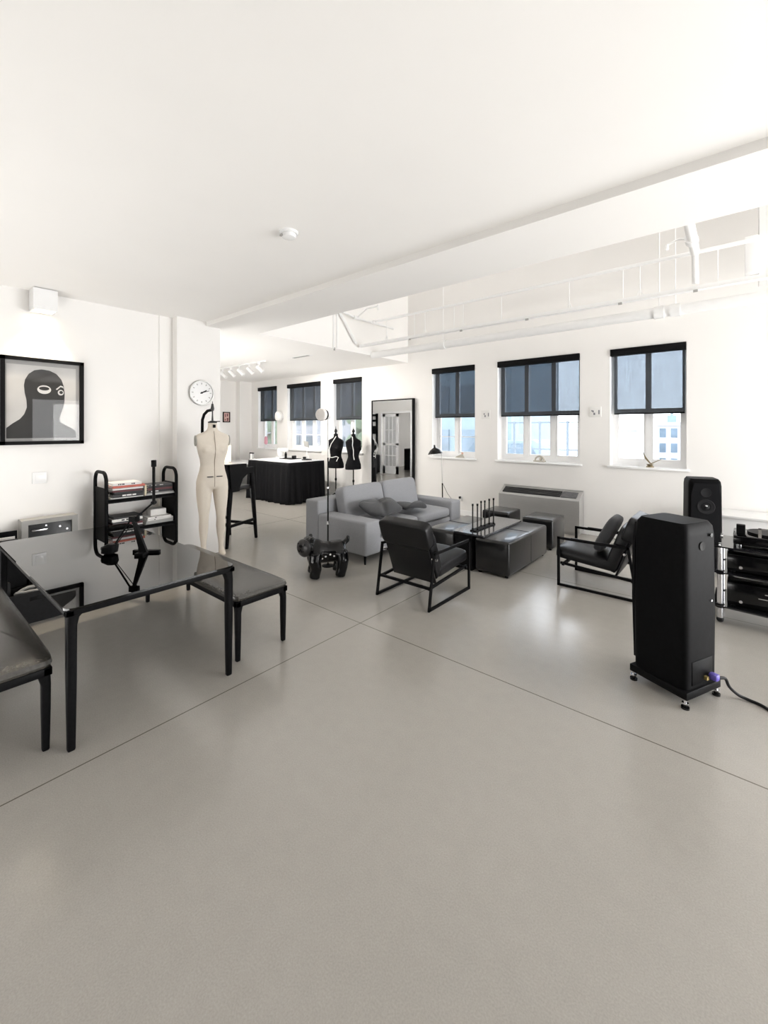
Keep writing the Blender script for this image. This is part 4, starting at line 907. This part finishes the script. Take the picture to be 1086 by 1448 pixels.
# wall heater
t = thing('wall_heater', 'long steel-grey wall heater with a sloped black grille under the wide window', 'heater', (-2.55, 6.97, 0))
hx0, hx1 = -3.21, -1.90
MB().prism([(6.86, 0.05), (6.86, .535), (6.875, .55), (7.06, .65), (7.094, .655), (7.094, .05)], hx0, hx1, 'YZ').prism([(6.9, 0), (6.9, .05), (7.094, .05), (7.094, 0)], hx0 + .03, hx1 - .03, 'YZ').build('casing', STEEL, t, smooth=False)
sl = Matrix.Translation((0, 6.97, .602)) @ Matrix.Rotation(math.atan2(.1, .185), 4, 'X')
MB().box(hx0 + .05, hx1 - .3, -.075, .075, -.004, .008, M=sl).build('grille', BLACKM, t, smooth=False)
MB().box(hx1 - .29, hx1 - .06, -.075, .075, -.004, .008, M=sl).build('control_lid', mat('dark_glass_lid', (.10, .10, .105), .2, var=.2), t)
for k in range(5): MB().box(hx0 + .05, hx1 - .3, -.065 + k * .03, -.055 + k * .03, .008, .013, M=sl).build('grille_bar', mat('dark_grey_metal', (.06, .06, .06), .5), t)
MB().box(hx0, hx1, 7.07, 7.096, .655, .675).build('back_rail', STEEL, t)
t = thing('radiator_cover', 'long low white casing against the window wall behind the stereo rack', 'casing', (.6, 6.9, 0))
MB().box(-.22, 2.2, 6.55, 7.09, .03, .58, .008).box(-.2, 2.18, 6.6, 7.09, 0, .03).build('casing', TRIMW, t)
MB().box(-.24, 2.22, 6.53, 7.09, .58, .605, .004).build('lid', TRIMW, t)

# floor lamps
t = thing('floor_lamp', 'thin floor lamp with a round white drum head in front of the sofa end', 'floor lamp', (-3.80, 3.45, 0))
MB().lathe([(.075, 0), (.075, .008), (.02, .016), (.012, .03), (.001, .03)], (-3.80, 3.45, 0)).build('base', BLACKM, t)
MB().cyl((-3.80, 3.45, .02), (-3.80, 3.45, 1.30), .0085).build('lower_pole', BLACKM, t)
MB().cyl((-3.80, 3.45, .50), (-3.80, 3.45, .54), .017).cyl((-3.80, 3.45, .93), (-3.80, 3.45, .95), .014).build('collar', CHROME, t)
MB().cyl((-3.80, 3.45, 1.18), (-3.80, 3.45, 1.80), .0065).build('upper_pole', STEEL, t)
ax = Vector((.22, -.95, 0)).normalized(); c0 = Vector((-3.83, 3.42, 1.815)); OPAL = mat('opal_white', (.84, .80, .77), .35)
q = Matrix.Translation(c0) @ Vector((0, 0, 1)).rotation_difference(ax).to_matrix().to_4x4()
MB().lathe([(.03, -.075), (.055, -.07), (.058, 0), (.05, .02)], seg=28, M=q).build('lamp_body', LACQW, t)
MB().lathe([(.05, .0), (.068, .006), (.068, .03), (.05, .036)], seg=28, M=q).build('black_ring', BLACKM, t)
MB().lathe([(.066, .034), (.074, .045), (.074, .075), (.066, .088), (.001, .094)], seg=32, M=q).build('diffuser', OPAL, t)
px, py = -4.19, 6.62
t = thing('reading_lamp', 'black floor lamp with a conical shade behind the far end of the sofa', 'floor lamp', (px, py, 0))
MB().lathe([(.13, 0), (.13, .012), (.02, .025), (.001, .025)], (px, py, 0)).build('base', BLACKM, t)
MB().tube([(px, py, .02), (px - .01, py, .65)], .011, 10).build('lower_pole', BLACKM, t)
MB().tube([(px - .01, py, .65), (px - .03, py, 1.19), (px - .05, py, 1.21)], .008, 10).build('upper_pole', STEEL, t)
M = Matrix.Translation((px - .135, py - .05, 1.225)) @ Matrix.Rotation(math.radians(-8), 4, 'Y')
MB().lathe([(.135, -.045), (.132, -.03), (.09, .03), (.045, .06), (.02, .075), (.015, .12), (.001, .125)], seg=28, M=M).build('shade', BLACKG, t)
MB().tube([(px - .05, py, 1.21), (px - .1, py - .03, 1.28)], .006, 8).build('bracket', BLACKM, t)
MB().tube([(px - .02, py + .012, .66), (px + .04, py + .1, .45), (px + .1, py + .3, .22), (px + .09, 7.09, .33)], .004, 6).build('cord', DARKPL, t)
t = thing('wall_socket', 'black plug in a socket on the wall right of the reading lamp', 'socket', (px + .09, WY, .33)); MB().box(px + .05, px + .13, WY - .012, WY, .27, .37, .003).build('plate', LACQW, t); MB().box(px + .072, px + .108, WY - .05, WY - .012, .32, .36, .006).build('plug', DARKPL, t)

# bulldog statue
t = thing('dog_statue', 'glossy black bulldog statue standing by the near end of the sofa', 'statue', (-3.58, 3.225, 0), math.radians(-124))
m = MB()
m.loft([(0, 0, -.235, .03, .03), (0, 0, -.225, .09, .085), (0, 0, -.18, .125, .12), (0, -.005, -.09, .128, .122), (0, -.012, 0, .122, .122), (0, 0, .09, .135, .132), (0, .005, .16, .125, .13), (0, .01, .20, .08, .09), (0, .01, .21, .03, .03)], 28,
       M=Matrix.Translation((0, 0, .285)) @ Matrix.Rotation(PI / 2, 4, 'Y') @ Matrix.Rotation(PI / 2, 4, 'Z'))
for x, sx in ((.135, 1), (-.165, -1)):
    for s in (-1, 1):
        m.tube([(x, s * .085, .29), (x + .012 * sx, s * .105, .19), (x - .004, s * .108, .11), (x + .012, s * .106, .05), (x + .016, s * .106, .012)], .06, 16, rs=[.078, .074, .064, .062, .060])
m.ball((.205, -.01, .365), (.10, .118, .105), 24); m.ball((.12, 0, .35), (.09, .10, .085), 20)
for s in (-1, 1):
    m.ball((.175, s * .085 - .01, .452), (.026, .03, .032), 12)
m.tube([(-.215, 0, .37), (-.255, 0, .40), (-.262, 0, .435), (-.245, 0, .45)], .022, 10, rs=[.034, .03, .024, .016])
b = m.build('body', BLACKG, t, world=False); remesh(b, .010, 5)
R = Matrix.Translation((.268, .045, .352)) @ Matrix.Rotation(math.radians(35), 4, 'Z')
MB().ball((0, 0, 0), (.05, .112, .104), 28, M=R).build('face', mat('dark_satin', (.02, .019, .02), .3), t, world=False)
MB().ball((.046, 0, .03), (.012, .03, .02), 12, M=R).tube([(.04, -.055, -.02), (.048, -.02, -.035), (.05, 0, -.005), (.048, .02, -.035), (.04, .055, -.02)], .006, 6, M=R).build('muzzle', BLACKM, t, world=False)
for s in (-1, 1): MB().ball((.038, s * .052, .052), .010, 10, M=R).build('eye', BLACKG, t, world=False)
for x, z in ((.065, .235), (.025, .255), (-.03, .275), (-.075, .255)):
    MB().ball((x, .121, z), (.012, .008, .011), 10).build('stud', LACQW, t, world=False)
for ch in t.children:
    for v in ch.data.vertices: v.co *= .95
# ================================================================ LOUDSPEAKERS AND STEREO
def speaker(loc, rz, label):
    # local: +y is the grille side, -y the connection side
    t = thing('loudspeaker', label, 'loudspeaker', loc, rz, 'tall black floor loudspeakers')
    W = dict(world=False)
    m = MB(); sec = []
    CAB = mat('black_satin_cabinet', (.0045, .0045, .005), .5, var=.2, scale=40, spec=.05)
    m.loft([(0, 0, .10, .158, .165), (0, 0, .5, .160, .168), (0, 0, 1.0, .156, .163), (0, 0, 1.05, .150, .158), (0, 0, 1.078, .132, .140)], 48, e=.22)
    cab = m.build('cabinet', CAB, t, **W, ang=50)
    MB().box(-.170, .170, -.178, .178, .055, .10, .004).build('base_plate', BLACKM, t, **W)
    for x in (-.155, .155):
        for y in (-.16, .16):
            MB().cyl((x, y, .028), (x, y, .057), .008).cyl((x, y, .03), (x, y, .036), .018).build('spike', CHROME, t, **W)
            MB().cyl((x, y, 0), (x, y, .012), .022).cyl((x, y, .012), (x, y, .03), .013).build('foot', BLACKG, t, **W)
    # grille side
    MB().prism([(-.12, .14), (.12, .14), (.138, .55), (.135, .9), (.11, 1.03), (-.11, 1.03), (-.135, .9), (-.138, .55)], .166, .184, 'XZ').build('grille', GRILLE, t, **W)
    F = lambda z: Matrix.Translation((0, .184, z)) @ Matrix.Rotation(-PI / 2, 4, 'X')
    MB().lathe([(.05, 0), (.048, .004), (.035, .001), (.001, .003)], seg=24, M=F(.93)).build('tweeter', DARKPL, t, **W)
    MB().lathe([(.085, 0), (.08, .005), (.04, -.001), (.022, .003), (.012, .010), (.001, .012)], seg=28, M=F(.77)).build('midrange', DARKPL, t, **W)
    MB().ball((0, .192, .78), (.01, .004, .008), 10).build('dust_cap', CHROME, t, **W)
    # connection side
    B = Matrix.Translation((0, -.166, .94)) @ Matrix.Rotation(PI / 2, 4, 'X')
    MB().lathe([(.026, .0), (.026, .003), (.023, .003), (.020, .001), (.001, .001)], seg=24, M=B).build('bass_port', INK, t, **W)
    MB().box(-.1, .1, -.1685, -.164, .12, .26, .001).build('terminal_plate', BLACKM, t, **W)
    MB().cyl((.085, -.168, .6), (.085, -.174, .6), .006).build('screw', CHROME, t, **W)
    MB().cyl((.085, -.168, 1.0), (.085, -.173, 1.0), .012).build('screw', BLACKG, t, **W)
    return t
f1 = (-.335, 3.262, 0); r1 = math.radians(64.5)
speaker(f1, r1, 'tall black loudspeaker in the front, its connection side turned to the viewer')
speaker((-.36, 6.15, 0), math.radians(15 + 180), 'tall black loudspeaker at the back below the last window, grille forward')
def cat(P, n=5):
    out = []
    for i in range(len(P) - 1):
        p0, p1, p2, p3 = P[max(i - 1, 0)], P[i], P[i + 1], P[min(i + 2, len(P) - 1)]
        for k in range(n):
            t = k / n
            out.append(.5 * ((2 * p1) + (p2 - p0) * t + (2 * p0 - 5 * p1 + 4 * p2 - p3) * t * t + (3 * p1 - p0 - 3 * p2 + p3) * t ** 3))
    return out + [P[-1]]
M1 = Matrix.Translation(f1) @ Matrix.Rotation(r1, 4, 'Z')
PURP = mat('purple_plastic', (.12, .09, .42), .4)
t = thing('power_cable', 'black power cable with a purple plug in the front loudspeaker', 'cable', (.1, 3.2, 0))
MB().box(-.022, .022, -.222, -.173, .135, .175, .012, M=M1 @ Matrix.Translation((.062, 0, 0))).build('plug', PURP, t)
p0 = M1 @ Vector((.075, -.215, .153))
MB().tube(cat([p0, p0 + Vector((.03, .04, -.01)), Vector((-.06, 3.30, .09)), Vector((-.02, 3.36, .03)), Vector((.03, 3.38, .009)), Vector((.09, 3.36, .009)), Vector((.2, 3.28, .009)), Vector((.5, 3.2, .009)), Vector((.9, 3.5, .009))]), .0085, 10).build('cord', DARKPL, t)
MB().box(-.01, .01, -.19, -.172, .14, .16, M=M1 @ Matrix.Translation((.015, 0, 0))).build('fuse_cap', mat('brass', (.5, .38, .15), .4, .8), t)

rx0, rx1, ry0, ry1 = -.19, 1.15, 4.57, 5.07
t = thing('stereo_rack', 'black glass stereo rack on chrome posts at the right edge', 'rack', ((rx0 + rx1) / 2, (ry0 + ry1) / 2, 0))
SMOKE = mat('black_shelf_glass', (.012, .012, .014), .06, var=.1, spec=.6)
def shelfpoly(): return [(rx0, ry0), (rx0 + .15, ry0 - .015), (rx0 + .6, ry0 - .055), (rx1 - .15, ry0 - .015), (rx1, ry0), (rx1, ry1), (rx0, ry1)]
for z in (.155, .44, .655): MB().prism(shelfpoly(), z - .012, z, 'XY').build('shelf', SMOKE, t, smooth=False)
for x in (rx0 + .045, rx1 - .045):
    for y in (ry0 + .04, ry1 - .04):
        m = MB()
        for a, b in ((.04, .143), (.155, .428), (.44, .643)): m.cyl((x, y, a), (x, y, b), .021)
        p = m.build('post', CHROME, t)
        MB().ball((x, y, .028), (.027, .027, .026), 14).build('foot', DARKPL, p)
        for z in (.155, .44): MB().cyl((x, y, z - .026), (x, y, z + .006), .029).build('collar', BLACKM, p)
        MB().lathe([(.012, 0), (.006, .01), (.012, .02), (.001, .022)], (x, y, .655), 12).build('cap', CHROME, p)
def deck(x0, x1, y0, y1, z, h, label, trim):
    t = thing('stereo_unit', label, 'stereo', ((x0 + x1) / 2, (y0 + y1) / 2, z), group='black stereo units on the rack')
    MB().box(x0, x1, y0, y1, z + .012, z + h, .006).build('housing', BLACKG, t)
    for x in (x0 + .04, x1 - .04): MB().cyl((x, y0 + .04, z + .0), (x, y0 + .04, z + .014), .016).cyl((x, y1 - .04, z), (x, y1 - .04, z + .014), .016).build('foot', DARKPL, t)
    for a, b, zz in trim: MB().box(x0 + a, x0 + b, y0 - .004, y0 + .002, z + zz, z + zz + .006).build('trim_strip', CHROME, t)
    MB().cyl((x0 + .09, y0 - .01, z + .05), (x0 + .09, y0, z + .05), .012).build('knob', CHROME, t)
deck(-.10, .6, 4.62, 5.0, .1555, .2, 'large black amplifier with two chrome strips on the bottom shelf of the rack', ((.2, .68, .10), (.24, .68, .14)))
deck(-.10, .6, 4.62, 5.0, .4405, .15, 'plain black player on the middle shelf of the rack', ())
t = thing('record_player', 'black record player on the top glass shelf of the rack', 'record player', (.3, 4.82, .6555))
MB().box(-.06, .5, 4.64, 5.0, .675, .75, .01).build('plinth', BLACKG, t)
for x in (-.02, .46):
    for y in (4.68, 4.96): MB().cyl((x, y, .6555), (x, y, .677), .02).build('foot', CHROME, t)
MB().cyl((.18, 4.82, .75), (.18, 4.82, .772), .15, seg=40).build('platter', BLACKM, t)
MB().tube([(.40, 4.93, .79), (.38, 4.84, .80), (.28, 4.76, .785)], .006, 8).cyl((.40, 4.93, .75), (.40, 4.93, .80), .02).build('tonearm', CHROME, t)
MB().box(-.04, .02, 4.68, 4.74, .75, .835, .006).build('motor', BLACKM, t)
MB().box(.1, .48, 4.645, 4.65, .82, .83).box(.1, .12, 4.645, 4.66, .75, .83).box(.46, .48, 4.645, 4.66, .75, .83).build('guard_bar', CHROME, t)

# ================================================================ LIGHT, CAMERA
w = bpy.data.worlds.new('World'); scn.world = w; w.use_nodes = True
nt = w.node_tree; N = nt.nodes; L = nt.links; bg = N['Background']
tc = N.new('ShaderNodeTexCoord'); sp = N.new('ShaderNodeSeparateXYZ'); L.new(tc.outputs['Generated'], sp.inputs[0])
rp = N.new('ShaderNodeValToRGB'); e = rp.color_ramp.elements
mr = N.new('ShaderNodeMapRange'); mr.inputs[1].default_value = -1; mr.inputs[2].default_value = 1
L.new(sp.outputs['Z'], mr.inputs[0]); L.new(mr.outputs[0], rp.inputs['Fac'])
e[0].position = 0.0; e[0].color = (1.6, 1.58, 1.55, 1); e[1].position = 1.0; e[1].color = (.75, .85, 1.0, 1)
x = e.new(.5); x.color = (1, 1, 1, 1)
L.new(rp.outputs['Color'], bg.inputs['Color']); bg.inputs['Strength'].default_value = 6.0

def area(nm, loc, to, sx, sy, en, col=(1, 1, 1)):
    l = bpy.data.lights.new(nm, 'AREA'); l.shape = 'RECTANGLE'; l.size = sx; l.size_y = sy; l.energy = en; l.color = col
    o = bpy.data.objects.new(nm, l); C.objects.link(o); o.location = loc
    o.rotation_euler = (Vector(to) - Vector(loc)).to_track_quat('-Z', 'Y').to_euler(); return o
area('uplighter', (1.7, 1.7, .25), (1.3, 1.8, 3.0), 2.2, 1.6, 46, (1, .985, .96))  # unseen fill added to brighten the front ceiling, no fixture there
area('uplighter', (-3.6, -.9, .25), (-3.9, .7, 3.0), 3.4, 1.0, 68, (1, .985, .96))  # second added fill, for the left part of the front ceiling
area('window_daylight', (4.45, 5.0, 1.25), (-3.5, 1.4, 1.25), 3.6, 2.3, 270, (1, .99, .97))  # added side fill standing in an assumed opening right of view
area('uplighter', (-7.0, 2.8, .4), (-7.6, 4.2, 3.0), 1.6, .5, 70, (1, .985, .96))  # added fill behind the partition to lift the back ceiling
area('uplighter', (-9, -1.0, 2.9), (-9, -1.0, 0), 2.0, 1.0, 40, (1, .985, .96))  # added fill for the hall, aimed down, no fixture there
cam = bpy.data.cameras.new('Camera'); co = bpy.data.objects.new('Camera', cam); C.objects.link(co)
co.location = (0, 0, 1.65); co.rotation_euler = (PI / 2, 0, math.radians(40.233))
cam.sensor_width = 36; cam.lens = 599 / 1448 * 36; cam.shift_y = -118 / 1448
cam.clip_start = .02; cam.clip_end = 500
scn.camera = co
vs = scn.view_settings
vs.view_transform = 'Standard'; vs.look = 'None'; vs.gamma = 1; vs.use_curve_mapping = False; vs.exposure = 0.15
cy = scn.cycles
cy.use_denoising = True; cy.max_bounces = 14; cy.diffuse_bounces = 8; cy.glossy_bounces = 6; cy.transparent_max_bounces = 24; cy.transmission_bounces = 6
cy.sample_clamp_indirect = 8
